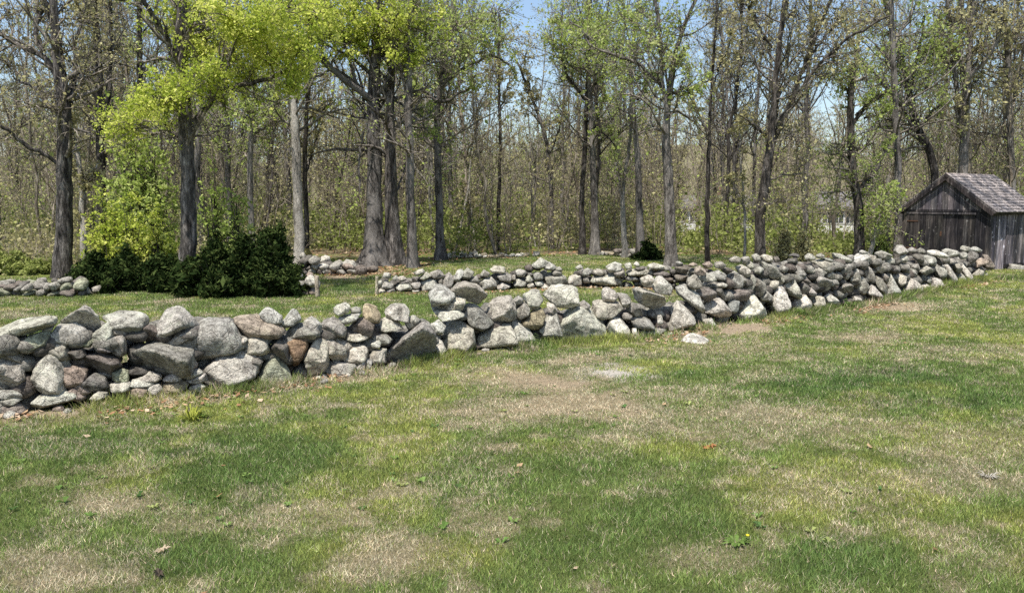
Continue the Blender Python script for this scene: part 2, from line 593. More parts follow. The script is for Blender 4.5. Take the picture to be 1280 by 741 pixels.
def stone_shape(poly, T, r, sub, over=False, p=None, tilt=None):
    """poly: (n,2) outline in metres about its centre (x right, z up). Planes of the outline, of a front,
    a back and some chamfers are blended into one rounded block."""
    D_, Tri = ICO[sub]
    N = []; d = []
    c = poly.mean(0)
    # orient counter-clockwise
    x_, z_ = poly[:, 0], poly[:, 1]
    if np.sum(x_ * np.roll(z_, -1) - np.roll(x_, -1) * z_) < 0: poly = poly[::-1]
    for i in range(len(poly)):
        a = poly[i]; b = poly[(i + 1) % len(poly)]
        e = b - a; L = np.hypot(*e)
        if L < 1e-4: continue
        nn = np.array((e[1], -e[0])) / L
        dist = max((a - c) @ nn, .02)
        ty = r.uniform(-.28, .30)
        if nn[1] > .5: ty = -r.uniform(.03, .1) if over else -r.uniform(.10, .4)      # upper faces lean to the viewer side of the block
        v = np.array((nn[0], ty, nn[1])); v /= np.linalg.norm(v)
        N.append(v); d.append(dist * (1.0))
    if tilt is None:
        tilt = -r.uniform(.8, 1.15) if over else r.choice([r.uniform(-.9, -.5), r.uniform(-.3, .1), r.uniform(.3, .9), r.uniform(.4, 1.0)])
    f = np.array((r.uniform(-.7, .7), -1, tilt)); f /= np.linalg.norm(f)
    N.append(f); d.append(T * .46)
    f = np.array((r.uniform(-.3, .3), -.75, -1)); f /= np.linalg.norm(f); N.append(f); d.append((T + np.ptp(poly[:, 1])) * .5 * r.uniform(.48, .62))
    for k in range(2 if not over else 0):
        f = np.array((r.uniform(-1, 1), -1, r.uniform(-.6, 1.0))); f /= np.linalg.norm(f)
        N.append(f); d.append(T * r.uniform(.46, .62))
    for k in range(3):
        f = np.array((r.uniform(-.6, .6), 1, r.uniform(-.5, .6))); f /= np.linalg.norm(f)
        N.append(f); d.append(T * r.uniform(.45, .55))
    N = np.array(N); d = np.array(d)
    if p is None: p = r.choice([20, 32, 50, 80]) if not over else 80
    q = np.clip(D_ @ N.T, 0, None) / d[None, :]
    rad = (q ** p).sum(1) ** (-1.0 / p)
    V = D_ * rad[:, None]
    s = float(np.sqrt((np.ptp(poly[:, 0])) * (np.ptp(poly[:, 1]))))
    am = s * .013
    V = V + D_ * (sinnoise(V / s, r, am, 4.0) + sinnoise(V / s, r, am * .5, 11.0) + (sinnoise(V / s, r, am * .3, 30.0) if sub > 3 else 0))[:, None]
    V *= 1.0
    V[:, 0] += c[0]; V[:, 2] += c[1]
    return V, Tri


def poly_stone(px, wx, wy, batter, r, over, scale=1.0, depth=None, tilt=None):
    """stone from its outline in photograph pixels, standing in the front of the wall whose foot is (wx, wy)"""
    px = np.array(px, dtype=float)
    cx, cy = px.mean(0)
    D = 12.0
    for _ in range(6):
        P = W(cx, cy, D)
        D = np.interp(P[0], wx, wy) + batter * max(P[2], 0)
    w = np.ptp(px[:, 0]) / F * D; h = np.ptp(px[:, 1]) / F * D
    T = depth or (np.clip(.5 * math.sqrt(w * h), .08, .26) if over else np.clip(.9 * math.sqrt(w * h), .10, .5))
    Dc = D + (T * .5 + .06 if over else T * .40)
    C = W(cx, cy, Dc)
    pts = []
    for a, b in px:
        q = W(a, b, Dc - T * .2); pts.append((q[0] - C[0], q[2] - C[2]))
    pts = np.array(pts) * scale
    area = np.ptp(px[:, 0]) * np.ptp(px[:, 1])
    sub = 5 if area > 900 else (4 if area > 150 else 3)
    V, T3 = stone_shape(pts, T, r, sub, over, None, tilt)
    # keep the stone out of the ground except a little bedding
    V = V + C[None, :]
    return V, T3, area


def parse(s, ox, oy, k):
    out = []
    for line in s.strip().split(';'):
        line = line.strip()
        if not line: continue
        head, *pts = line.split()
        P = [tuple(float(v) for v in q.split(',')) for q in pts]
        out.append((head, [(ox + a / k, oy + b / k) for a, b in P]))
    return out


STONES1 = []
STONES1 += parse('''L 0,150 60,125 230,95 315,90 320,130 220,170 120,200 60,198 -60,200 -60,170;Lo 380,120 430,70 520,10 560,15 605,75 605,150 560,165 440,150;
L 320,170 350,135 420,130 480,170 490,220 460,265 390,275 330,240;M 110,230 150,205 250,170 285,200 280,260 220,290 140,305 105,275;
Go -20,190 40,215 120,310 190,420 185,460 150,450 90,390 -20,310;G -60,330 0,330 60,360 110,420 130,480 90,525 0,510 -60,500;
L 200,400 225,350 290,310 340,340 385,450 390,560 300,565 230,530 190,450;G 285,250 320,235 390,270 405,330 380,370 330,340 300,310;
L 530,205 580,170 640,120 690,140 690,200 650,250 590,260;Bo 520,360 560,300 620,310 720,340 750,390 700,440 640,455 540,410;
G 700,200 750,195 770,230 765,310 740,330 700,310 690,250;P 385,420 400,390 460,410 510,460 500,520 430,530 390,500;
D 520,470 560,440 640,470 660,520 600,545 540,530;M 690,420 740,410 785,430 785,480 740,490 690,475;L 665,500 760,480 800,500 790,540 720,560 670,540;
W 550,580 600,540 650,550 655,580 610,600 560,600;L 190,640 210,580 280,555 440,565 450,590 400,610 300,640 240,655;G -20,530 60,540 120,560 130,580 60,585 -20,570;
G 0,595 80,585 110,610 60,625 0,630;B 0,640 80,630 130,680 90,710 0,710;P 410,540 450,520 510,580 500,600 440,590;P 450,490 500,490 540,550 510,570;
M 485,215 530,210 570,240 550,270 490,250;G 270,150 320,140 310,170 275,175;D 420,290 500,280 520,330 450,350;D 560,250 640,260 700,300 600,300''', 0, 380, 4.94)
STONES1 += parse('''L -110,100 -60,85 60,75 190,90 230,130 220,170 130,215 60,210 -20,150;G 0,150 60,150 105,190 90,230 30,220 -20,190;
Bo 230,130 280,150 325,190 320,250 270,280 170,265 220,200;L 310,150 350,80 430,42 490,55 555,120 570,170 500,200 430,240 370,260 335,220;
G 380,270 450,225 560,190 570,235 500,270 420,285;Go 95,430 150,320 320,255 400,280 560,290 570,470 480,500 300,520 190,530 120,520;
G 560,270 570,170 650,130 780,130 850,190 915,320 890,370 760,390 640,440 570,420 540,340;L 670,430 740,380 880,365 960,400 1020,470 1015,540 930,580 860,630 760,620 690,570;
L 210,520 260,490 330,510 340,545 270,570 220,560;P 430,470 480,430 550,410 600,440 600,465 520,470 450,485;L 430,500 500,475 600,465 655,490 600,520 500,530;
L 500,545 600,510 660,500 660,555 600,570 530,570;L 545,590 610,570 660,590 640,625 570,620;L 115,550 200,535 290,560 280,590 200,600 130,590;
P 110,600 180,590 240,620 220,670 150,680 110,640;L 240,580 330,570 350,620 320,670 250,650;T 350,570 450,560 520,580 510,620 420,650 350,640;
L 410,660 500,640 540,660 500,690 430,685;L 520,620 620,620 640,660 560,690 520,670;L 370,520 430,500 480,530 470,560 390,560;G 830,150 870,180 900,260 880,300 840,230;W 915,265 935,250 955,265 935,285''', 140, 380, 5.7)
STONES1 += parse('''P -68,165 0,150 50,152 210,195 290,245 295,285 150,315 0,240;L 130,130 155,105 200,110 290,155 290,200 240,200 170,170;L 290,200 310,160 370,108 415,130 430,175 380,215 310,235;
G 320,260 350,225 450,210 565,260 540,310 440,310 330,300;L 440,215 460,170 500,160 560,200 565,270 500,270;G 570,200 640,170 700,200 745,250 740,300 690,300 610,250;
L 20,360 60,310 110,310 180,345 195,390 160,430 90,440 30,410;Do 200,400 270,310 340,350 345,440 320,490 270,460 210,440;
R 340,320 460,310 470,380 440,450 380,510 350,470;L 470,330 540,320 620,370 620,490 590,550 520,570 430,540 440,460 480,390;G 560,260 590,250 690,320 770,370 760,460 660,470 620,420 550,320;
M 110,620 150,500 210,450 260,470 340,560 360,620 250,640;D 60,440 120,440 150,480 120,550 80,500;W 670,75 740,48 780,80 775,120 700,145 665,120;G 780,90 820,80 860,95 850,120 790,120;
L 695,155 760,140 830,130 870,150 800,180 760,210 705,190;B 760,240 830,165 900,175 950,230 930,300 860,280 790,270;T 870,80 890,68 930,80 995,160 990,195 940,200 880,150;
L 740,290 780,270 850,270 905,310 890,335 800,325 750,330;W 755,410 790,370 880,360 905,390 900,450 820,500 760,470;G 610,500 700,480 820,500 800,560 740,590 650,570 600,540;
G 910,430 960,395 1026,390 1036,480 930,490;W 935,330 990,320 1000,355 940,360;W 820,500 890,450 880,550 800,580;W 5,310 30,310 30,345 5,345;G 880,440 940,470 930,530 880,500''', 300, 370, 5.7)
STONES1 += parse('''Go 180,570 195,490 300,400 440,300 480,330 520,400 520,520 510,545 370,570 260,575;L 100,530 160,490 200,490 190,570 120,570;L 510,400 560,440 580,490 570,530 520,535;
L 540,400 590,340 680,330 750,370 760,440 720,490 660,520 600,510 560,450;L 440,290 470,240 560,235 640,240 700,280 720,340 600,335 560,300 500,310;W 480,330 530,300 575,350 560,385 510,380;
L 475,150 510,110 570,110 640,150 600,190 520,215 490,220;L 510,220 570,180 640,160 700,185 690,220 650,255 560,240;Go 600,120 640,70 700,60 780,90 870,160 860,190 800,215 720,180 640,140;
G 680,230 720,210 780,225 830,280 870,330 800,370 760,350 710,290;L 830,240 850,190 900,175 970,165 1010,220 1010,290 930,310 880,320 830,280;G 990,180 1030,150 1060,170 1050,200 1000,210;
L 1060,140 1110,115 1160,140 1180,180 1150,235 1100,230 1070,190;G 1010,240 1060,190 1100,230 1090,280 1040,300 1010,280;L 760,400 830,370 920,340 990,350 1010,420 940,460 850,470 770,460;
L 930,320 1000,310 1060,340 1120,390 1135,430 1060,450 1000,440;T 1040,310 1110,250 1180,230 1190,280 1150,350 1110,355;L 135,380 180,290 240,300 315,370 290,390 240,370;
L 170,260 250,210 310,215 350,260 340,330 300,350 240,290 200,280;G 320,310 370,275 420,300 400,340 350,360;G 120,400 200,390 250,420 200,450 150,440;W 115,440 160,425 180,450 160,470 120,465;G 400,300 440,290 460,330 400,350''', 440, 340, 4.94)
STONES1 += parse('''L 215,265 260,220 400,215 440,240 440,310 360,335 280,330;L 300,350 430,340 460,315 540,400 620,480 630,540 570,570 420,570 340,545 300,430;L 165,490 240,410 300,390 340,540 300,545 200,540;
W 210,310 280,330 300,355 280,390 250,400 235,340;G 540,310 600,305 700,320 760,380 700,390 620,460 570,420 535,370;L 595,260 600,220 630,208 690,240 700,280 680,305 600,300;
G 700,250 750,260 790,300 770,350 720,320;G 765,330 800,310 850,330 870,390 820,405 775,370;Lo 795,220 850,180 960,170 1000,260 1060,280 1050,370 980,380 900,340 830,300;
L 850,150 900,130 940,150 900,210 860,180;L 960,150 1000,140 1070,210 1040,260 960,250 930,210;W 620,480 660,410 720,420 780,490 770,540 730,545 640,520;
G 790,440 830,410 900,420 950,470 880,490 810,480;W 795,490 825,480 830,520 810,540 795,530;G 835,500 940,490 1050,490 960,520 860,535;
L 1010,450 1060,380 1080,290 1130,340 1220,430 1190,460 1080,490 1020,480;W 960,400 990,390 1000,440 970,460;G 720,390 760,380 800,400 790,420 740,420;G 440,320 480,300 520,330 500,370''', 640, 320, 5.29)
STONES1 += parse('''G 455,230 520,200 550,240 545,290 490,300 450,260;L 550,210 600,178 650,195 665,235 600,245 555,235;D 520,310 560,280 640,300 650,350 610,385 550,360;L 645,260 700,240 745,265 720,285 660,280;
D 640,290 700,290 740,380 700,370 650,320;G 740,200 800,165 860,220 850,290 790,295 745,260;B 750,310 830,290 900,310 890,370 800,380 750,360;V 745,400 780,375 830,385 820,430 780,470 750,440;
W 560,390 640,370 690,355 740,410 770,490 700,500 620,480 560,440;L 380,290 430,280 560,370 570,440 540,465 490,420 400,350;W 570,520 630,500 665,560 640,590 580,570;
L 810,150 850,130 905,170 890,210 850,200;G 750,80 800,60 840,70 830,100 760,105;G 835,70 890,60 900,100 860,120;L 620,190 680,160 730,190 720,240 660,230;P 505,150 545,135 590,170 580,195 510,190;
G 650,110 700,100 740,130 700,150 650,140;D 700,150 740,140 790,160 740,190;P 560,120 610,100 640,120 600,145''', 780, 310, 5.7)
STONES1 += parse('''W 0,620 110,475 190,500 260,600 260,670 120,670 10,650;W 300,560 330,420 370,395 430,430 460,520 440,590 370,640 320,610;L 400,400 440,280 500,330 540,430 530,470 470,480 430,440;
W 470,560 540,480 600,475 650,540 620,590 520,600;L 650,540 690,480 750,485 760,550 690,570;W 755,480 800,455 850,490 840,540 780,560;G 150,400 190,330 250,370 260,420 210,480 150,450;
G 210,480 260,430 320,490 280,520 220,510;L 265,400 300,350 350,340 350,380 310,420;G 60,410 110,320 150,290 170,330 150,400 110,440;L 150,260 200,225 240,250 200,290 150,280;
G 170,190 230,170 340,220 380,270 330,330 240,320 230,260;W 205,140 240,122 310,140 310,190 240,190;L 140,140 175,120 205,140 200,180 150,170;L 360,250 400,215 450,240 430,270 370,265;
G 460,240 510,205 560,240 600,290 560,330 490,300;L 600,230 640,220 670,250 650,280 600,270;L 640,180 740,170 830,200 840,260 770,260 690,220;G 670,250 720,240 780,280 720,310 670,290;
G 760,290 800,260 845,290 830,330 780,325;Lo 650,320 700,300 780,330 800,410 760,470 680,460 660,390;D 530,400 570,355 620,390 600,460 550,450;G 605,430 640,405 680,440 670,475 610,470;
L 580,145 620,115 665,135 660,175 600,175;G 860,230 900,200 980,210 980,280 940,340 880,320;G 960,300 1000,245 1050,290 1040,380 980,390;Go 880,400 930,365 970,370 985,430 900,445 840,430;
G 700,320 790,330 870,350 860,385 800,390;W 940,490 1010,500 1030,450 1070,480 1060,530 960,515;L 80,200 130,180 165,220 140,250 90,230;L 10,240 60,215 130,260 120,310 70,320 30,280;
G 0,290 60,300 100,340 60,400 0,400;L 820,100 870,120 980,140 1000,190 920,190 840,150;D 430,170 520,150 530,190 450,200;D 320,150 360,145 380,180 330,190;D 430,130 480,120 570,130 520,150;
G 350,280 400,290 410,350 370,400 340,350;G 480,180 560,190 590,220 500,200;D 540,330 600,320 640,360 600,390;G 720,150 800,160 850,190 760,180;G 670,130 720,115 760,140 690,155''', 920, 300, 6.74)
STONES1 += parse('''W 460,470 510,325 570,370 635,400 600,480 540,515;L 320,490 340,400 370,325 410,390 430,460 400,510;W 150,470 220,415 290,500 250,520 170,500;G 230,380 240,335 290,360 330,430 310,500 270,460;
G 80,440 110,335 150,370 190,430 140,500 90,480;G 120,290 160,250 200,270 225,350 190,385 140,370;L 20,320 60,270 100,290 100,370 60,415 25,390;G 200,220 260,220 320,280 300,320 220,290;
D 300,250 380,240 440,290 440,350 370,310 310,310;W 50,200 110,165 180,160 200,200 130,260 60,240;L 190,165 240,170 250,220 200,215;L 400,130 420,90 470,85 510,120 490,155 420,155;
G 515,120 550,97 590,115 570,140 520,140;G 590,120 620,105 660,125 640,150 590,145;Lo 560,330 600,280 660,250 730,300 740,350 700,350 660,330 600,370;L 730,250 790,260 820,330 820,380 760,340;
L 810,260 860,250 920,340 920,410 860,430 820,380 830,320;W 700,440 720,360 790,370 830,440 760,460;W 630,420 680,410 700,450 650,460;L 655,380 680,350 710,370 690,410;
W 945,215 980,230 1090,390 1060,400 990,370 950,280;L 925,350 970,320 1020,380 1000,410 940,400;G 880,240 930,220 970,270 940,320 900,290;P 1010,240 1110,210 1140,150 1180,160 1160,240 1080,270 1020,260;
P 1150,160 1180,160 1230,240 1210,290 1160,260;G 1060,330 1130,280 1150,340 1130,385 1080,370;G 1150,320 1180,310 1190,370 1150,375;D 1010,180 1060,140 1110,160 1080,220 1020,225;
L 955,110 980,88 1040,100 1030,130 970,130;L 1045,115 1090,95 1145,125 1110,140 1060,130;L 810,130 850,115 940,130 940,165 850,175 815,160;W 690,130 740,125 830,150 820,190 760,180 700,160;
L 660,170 740,180 750,230 700,260 650,230;D 560,170 640,160 650,220 580,230;W 450,160 490,155 520,190 480,240 450,210;L 320,200 350,175 400,200 390,240 330,240;G 240,150 300,130 380,160 360,190 270,190;
L 410,360 460,330 500,340 470,410 430,440;G 470,240 520,240 530,310 480,315;G 540,250 600,240 610,290 560,300;G 530,300 560,290 580,320 560,345;G 820,200 890,190 930,220 850,240;L 90,135 130,120 180,140 150,160;
G 940,150 1000,140 1020,180 960,200;G 0,170 50,160 60,210 0,230;D 0,250 30,250 20,330 0,320;D 400,190 440,190 450,240 400,250;G 280,330 320,320 350,380 320,410''', 1060, 295, 6.74)
STONES2 = parse('''L 205,430 215,395 260,400 270,430;L 230,370 260,325 330,360 320,390 240,395;L 235,300 260,265 310,270 300,310;L 340,380 390,345 460,350 480,400 400,415;L 540,360 580,325 660,325 690,370 680,410 560,415;
G 715,370 740,300 780,265 820,310 800,390 730,400;G 470,350 520,330 550,350 530,400 480,380;L 480,270 560,232 580,260 530,285;L 530,310 590,260 640,290 570,325;G 620,260 690,245 740,290 680,320 630,300;
L 810,330 830,260 870,240 900,270 850,335;G 880,270 930,235 980,260 940,310 880,320;L 1010,360 1060,310 1120,310 1160,360 1130,400 1040,400;W 1150,390 1200,340 1270,380 1180,400;L 1100,240 1150,210 1220,220 1230,260 1120,265;
G 1020,290 1050,240 1100,270 1090,300;G 1160,280 1230,270 1280,300 1270,345 1200,330;L 360,300 410,290 440,310 380,330;L 320,310 350,285 370,310 340,330;G 350,340 440,320 470,340 400,350;G 940,320 1000,290 1020,340 960,350;
G 270,400 330,390 340,420 280,425;G 210,330 240,320 240,370 210,370;D 480,300 530,290 520,330 480,330;D 690,330 720,310 730,350 700,370;L 480,405 540,400 530,420 480,420;D 830,340 900,330 930,370 850,390;G 900,350 1000,350 1010,400 910,400''', 440, 300, 6.4)
STONES2 += parse('''G 195,230 230,215 330,225 350,270 270,290 210,270;L 350,230 380,215 425,220 430,280 360,290;L 10,270 40,240 90,265 80,290 20,290;W 170,290 200,272 240,295 220,305;L 120,160 180,118 230,140 220,170 150,180;
G 130,210 170,200 190,240 140,255;L 190,150 230,140 280,170 250,190 200,180;L 470,260 520,230 640,215 690,240 680,275 540,275;L 390,170 420,153 440,175 400,185;G 430,190 470,175 490,200 460,230 430,220;
L 500,195 530,180 575,200 550,220 510,215;L 580,170 640,140 680,150 660,190 600,200;L 710,210 750,190 820,180 865,205 850,220 730,222;G 620,200 690,190 700,230 640,225;W 750,150 770,135 785,150 770,165;
L 830,160 890,150 960,165 950,185 870,185;D 870,210 930,195 990,210 960,230 880,225;B 1000,165 1060,160 1120,180 1100,210 1010,200;P 1130,180 1160,165 1200,190 1180,215 1130,210;L 1000,140 1030,132 1060,145 1040,155;
P 1080,155 1120,140 1150,155 1110,165;B 1000,220 1080,215 1090,245 1010,250;B 900,235 990,235 1000,260 910,260;P 1170,150 1220,140 1240,165 1190,180;G 240,195 270,185 310,200 300,220 250,215;
L 20,190 40,180 80,190 80,220 30,230;G 0,220 20,215 25,250 0,250;L 80,240 110,220 130,250 100,270;G 440,235 470,230 480,265 440,270;D 400,190 430,195 430,215 400,215;L 690,150 730,140 740,180 700,185;D 760,170 820,165 820,185 770,190;
G 700,230 760,225 790,250 720,255;L 90,270 130,265 140,290 100,295;L 140,260 180,255 200,280 150,290;G 260,165 300,170 310,195 270,190''', 640, 300, 4.92)


def mk_wall(name, label, cat, stones, wx, wy, seed, batter, thick, hcap, core_size=.2, nmax=100, loc=None):
    r = np.random.RandomState(seed)
    wall = empty(name, (float(np.mean(wx)), float(np.mean(wy)), 0), label, cat)
    made = []
    for head, P in stones:
        over = 'o' in head
        tl = None if over else {'D': -.75, 'B': -.7, 'G': r.choice([-.65, -.25, .2, .5]), 'P': r.choice([-.3, .4])}.get(head[0], r.uniform(.25, .9))
        V, T, area = poly_stone(P, wx, wy, batter, r, over, 1.0, None, tl)
        c = np.array(TONES[head[0]]) * r.uniform(.86, 1.14) * np.array((r.uniform(.97, 1.04), 1, r.uniform(.94, 1.03)))
        made.append((area, V, T, c))
    made.sort(key=lambda t: -t[0])
    for area, V, T, c in made[:nmax]:
        g = Geo(); g.add(V, None, T, c); g.build('stone', [M_ROCK], wall)
    g = Geo()
    for area, V, T, c in made[nmax:]: g.add(V, None, T, c)
    # hearting and back face: smaller stones heaped behind the face
    seg = np.hypot(np.diff(wx), np.diff(wy)); L = seg.sum()
    cum = np.concatenate([[0], np.cumsum(seg)])
    s = core_size * .5
    while s < L - core_size * .3:
        bx = np.interp(s, cum, wx); by = np.interp(s, cum, wy)
        H = hcap(PX(bx, by, 0)[0], by)
        yy = core_size * 1.15 + .13
        while yy < thick:
            zz = core_size * .35
            while zz < H - .05 - .25 * abs(yy / thick - .5):
                w = core_size * r.uniform(.9, 1.5); h = core_size * r.uniform(.6, 1.0)
                ang = np.arange(6) / 6 * 6.283 + r.rand(6) * .6
                pts = np.stack([np.cos(ang) * w / 2, np.sin(ang) * h / 2], 1)
                V, T = stone_shape(pts, w * r.uniform(.8, 1.2), r, 2, False, 9)
                a = r.uniform(-.5, .5)
                R = np.array(((math.cos(a), -math.sin(a), 0), (math.sin(a), math.cos(a), 0), (0, 0, 1)))
                V = V @ R.T + np.array((bx + r.uniform(-.05, .05), by + yy + batter * 0 + r.uniform(-.05, .05), zz + r.uniform(-.04, .04)))
                c = np.array(TONES[r.choice(list('GGDDBG'))]) * r.uniform(.55, .85)  # darkened tones paint extra shade into the crevices behind the face stones
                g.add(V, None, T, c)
                zz += core_size * .72
            yy += core_size * 1.0
        s += core_size * 1.05
    # small stones fallen to the foot
    for _ in range(int(L * 9)):
        s = r.rand() * L
        if vn(s, 0, 1.3, seed) < .40: continue
        bx = np.interp(s, cum, wx); by = np.interp(s, cum, wy) + .12 - abs(r.randn()) * .13
        w = core_size * r.uniform(.18, .5)
        ang = np.arange(6) / 6 * 6.283 + r.rand(6) * .7
        V, T = stone_shape(np.stack([np.cos(ang) * w / 2, np.sin(ang) * w * .3], 1), w * .8, r, 2, False, 16)
        g.add(V + np.array((bx, by, w * .15)), None, T, np.array(TONES[r.choice(list('LPGWLT'))]) * r.uniform(.8, 1.1))
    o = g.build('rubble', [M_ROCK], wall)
    o['kind'] = 'stuff'
    return wall


# top of each wall as pixels of the photograph -> height at the middle of the wall
def cap1(px, D):
    y = np.interp(px, [-60, 0, 60, 100, 215, 300, 370, 430, 500, 540, 570, 640, 700, 760, 800, 860, 900, 960, 1040, 1100, 1180, 1232], [424, 420, 412, 402, 404, 412, 410, 402, 402, 404, 385, 385, 385, 390, 376, 378, 348, 332, 328, 322, 320, 322])
    return max(.12, W(px, y, D + .45)[2])


def cap2(px, D):
    y = np.interp(px, [470, 540, 600, 640, 675, 705, 712, 720, 760, 900], [348, 343, 342, 338, 330, 345, 348, 336, 333, 334])
    return max(.12, W(px, y, D + .3)[2])


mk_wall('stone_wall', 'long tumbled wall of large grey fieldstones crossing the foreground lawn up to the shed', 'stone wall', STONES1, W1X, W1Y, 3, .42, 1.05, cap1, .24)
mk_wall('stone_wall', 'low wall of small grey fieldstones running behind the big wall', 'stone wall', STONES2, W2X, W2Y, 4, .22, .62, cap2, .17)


def auto_wall(name, label, x0, x1, ytop, ybase, seed, sz, thick, cat='stone wall', tones='LLGGDW', ragged=.5):
    """small wall laid in rough courses; x0..x1, ytop, ybase in photograph pixels (ybase may be a pair)"""
    r = np.random.RandomState(seed)
    yb = ybase if isinstance(ybase, tuple) else (ybase, ybase)
    yt = ytop if isinstance(ytop, tuple) else (ytop, ytop)
    A = G(x0, yb[0]); B = G(x1, yb[1])
    L = float(np.hypot(*(B - A)[:2])); d = (B - A) / L
    nrm = np.array((-d[1], d[0], 0));
    if nrm[1] < 0: nrm = -nrm
    wall = empty(name, tuple((A + B) / 2), label, cat)
    ang = math.atan2(d[1], d[0])
    R = np.array(((math.cos(ang), -math.sin(ang), 0), (math.sin(ang), math.cos(ang), 0), (0, 0, 1)))
    parts = []
    row = 0
    yy = 0.0
    while yy < thick:
        z = 0.0
        while True:
            hz = sz * r.uniform(.5, .85)
            s = -sz * r.uniform(0, .5)
            hit = False
            while s < L:
                w = sz * r.uniform(.5, 1.5); h = hz * r.uniform(.7, 1.5)
                t = np.clip((s + w / 2) / L, 0, 1)
                px = x0 + (x1 - x0) * t
                H = W(px, yt[0] + (yt[1] - yt[0]) * t, (A + d * L * t)[1] + thick * .4)[2]
                H *= 1 + ragged * (vn(s, z * 0, sz * 3, seed) - .5)
                if z + h * .6 < H:
                    hit = True
                    a6 = np.arange(6) / 6 * 6.283 + r.rand(6) * .7
                    pts = np.stack([np.cos(a6) * w / 2, np.sin(a6) * h / 2], 1); q_ = r.uniform(-.6, .6); pts = pts @ np.array(((math.cos(q_), -math.sin(q_)), (math.sin(q_), math.cos(q_))))
                    V, T = stone_shape(pts, w * r.uniform(.7, 1.1), r, 3, r.rand() < .2)
                    V = V @ R.T + A + d * (s + w / 2) + nrm * (yy + sz * .4 + r.uniform(-.3, .3) * sz) + np.array((0, 0, z + h * .45))
                    parts.append((V, T, np.array(TONES[r.choice(list(tones))]) * r.uniform(.85, 1.15), yy == 0, w * h))
                s += w * .92
            z += hz * .85
            if not hit: break
        yy += sz * .95
    front = sorted([p for p in parts if p[3]], key=lambda p: -p[4])
    for V, T, c, *_ in front[:95]:
        g = Geo(); g.add(V, None, T, c); g.build('stone', [M_ROCK], wall)
    rest = front[95:] + [p for p in parts if not p[3]]
    if rest:
        g = Geo()
        for V, T, c, *_ in rest: g.add(V, None, T, c)
        o = g.build('rubble', [M_ROCK], wall); o['kind'] = 'stuff'
    return wall


auto_wall('stone_wall', 'low mossy stone wall at the left edge in front of the big dark trunk', -70, 100, (352, 353), (372, 371), 31, .24, .5, tones='DGGDBM', ragged=.8)  # dark stone tones also paint in the shade this wall stands in
auto_wall('stone_wall', 'short end of stone wall between the dark evergreen bush and the pale post', 362, 394, (346, 348), (371, 370), 32, .26, .5, tones='LWPGD')
auto_wall('stone_wall', 'rough tumbled dark stone wall beside the roots of the huge flared trunk', 376, 452, (325, 330), (344, 344), 33, .28, .6, tones='DGDPWB', ragged=1.0)
auto_wall('stone_wall', 'faint far line of half-buried pale stones along the wood edge beside the birch poles', 556, 668, (317, 317), (323, 321), 34, .22, .3, tones='LTWG', ragged=1.3)
auto_wall('stone_wall', 'far scatter of half-buried stones at the wood edge beside the small dark evergreen', 742, 800, (313, 316), (319, 323), 35, .22, .3, tones='DBGT', ragged=1.5)


def lone_stone(label, poly, tone, seed, name='stone', lift=0.0):
    r = np.random.RandomState(seed)
    px = np.array(poly, dtype=float)
    base = px[:, 1].max() - 3
    C = G(px[:, 0].mean(), base)
    w = np.ptp(px[:, 0]) / F * C[1]
    h = max(.06, w * .16)
    pts = np.array([(-w / 2, 0), (-w * .3, -h), (w * .3, -h), (w / 2, -h * .1), (w * .2, h * .8), (-w * .25, h)])
    V, T = stone_shape(pts, w * .75, r, 4, False, 10, .6)
    g = Geo(); g.add(V, None, T, np.array(TONES[tone]))
    o = g.build(name, [M_ROCK])
    o.location = (C[0], C[1] + w * .3, h * .3 + lift)
    tag(o, label, 'stone')


lone_stone('flat pale stone lying alone in the bare strip before the big wall', [(852, 425), (868, 420), (887, 428), (880, 433)], 'W', 5)


# ------------------------------------------------------------------ stone / wooden posts in the wall gap
def post(px, y0, y1, wpx, lean, label, c, seed):
    r = np.random.RandomState(seed)
    B = G(px, y1); H = W(px, y0, B[1])[2]; w = sc(wpx, B[1])
    n = 9; K = 12
    zs = np.linspace(-.05, H, n)
    V = []
    for k, z in enumerate(zs):
        s = w / 2 * (1 - .12 * k / n)
        for j in range(K):
            a = j / K * 6.283
            ca, sa = math.cos(a), math.sin(a)
            m = 1 / max(abs(ca), abs(sa)) ** .7
            q = s * m * (1 + r.uniform(-.10, .10))
            V.append((lean * z + ca * q, sa * q, z + (r.uniform(-.02, .03) if k == n - 1 else 0)))
    V.append((lean * H, 0, H + .015))
    Q = [(k * K + j, k * K + (j + 1) % K, (k + 1) * K + (j + 1) % K, (k + 1) * K + j) for k in range(n - 1) for j in range(K)]
    T = [((n - 1) * K + j, (n - 1) * K + (j + 1) % K, n * K) for j in range(K)]
    g = Geo(); g.add(V, Q, T, c)
    o = g.build('gate_post', [M_ROCK]); o.location = (B[0], B[1], 0)
    tag(o, label, 'post')


post(397, 345, 372, 5.5, -.02, 'narrow pale upright post at the left side of the wall gap', (.52, .46, .38), 1)
post(470.5, 346, 369, 4, .05, 'thin pale slab standing on end where the small wall starts', (.58, .53, .42), 2)

# ------------------------------------------------------------------ shed
PHI = math.radians(54)
SU = np.array((math.cos(PHI), -math.sin(PHI), 0))     # along the gable wall, left to right
SV = np.array((math.sin(PHI), math.cos(PHI), 0))      # along the side wall, away from the camera
UP = np.array((0, 0, 1.0))
SR = G(1233, 339)                                     # front right corner on the ground
HE = W(1233, 260, SR[1])[2]                           # eaves height
# width of the gable from the pixel of its left corner
k = (1128.5 - 640) / F
WD = (SR[0] - k * SR[1]) / (SU[0] - k * SU[1]) * 1.0
SL = SR - SU * WD
mid = SR - SU * WD / 2
HP = W(1173, 219, mid[1])[2]
LEN = 2.75
rs = np.random.RandomState(8)


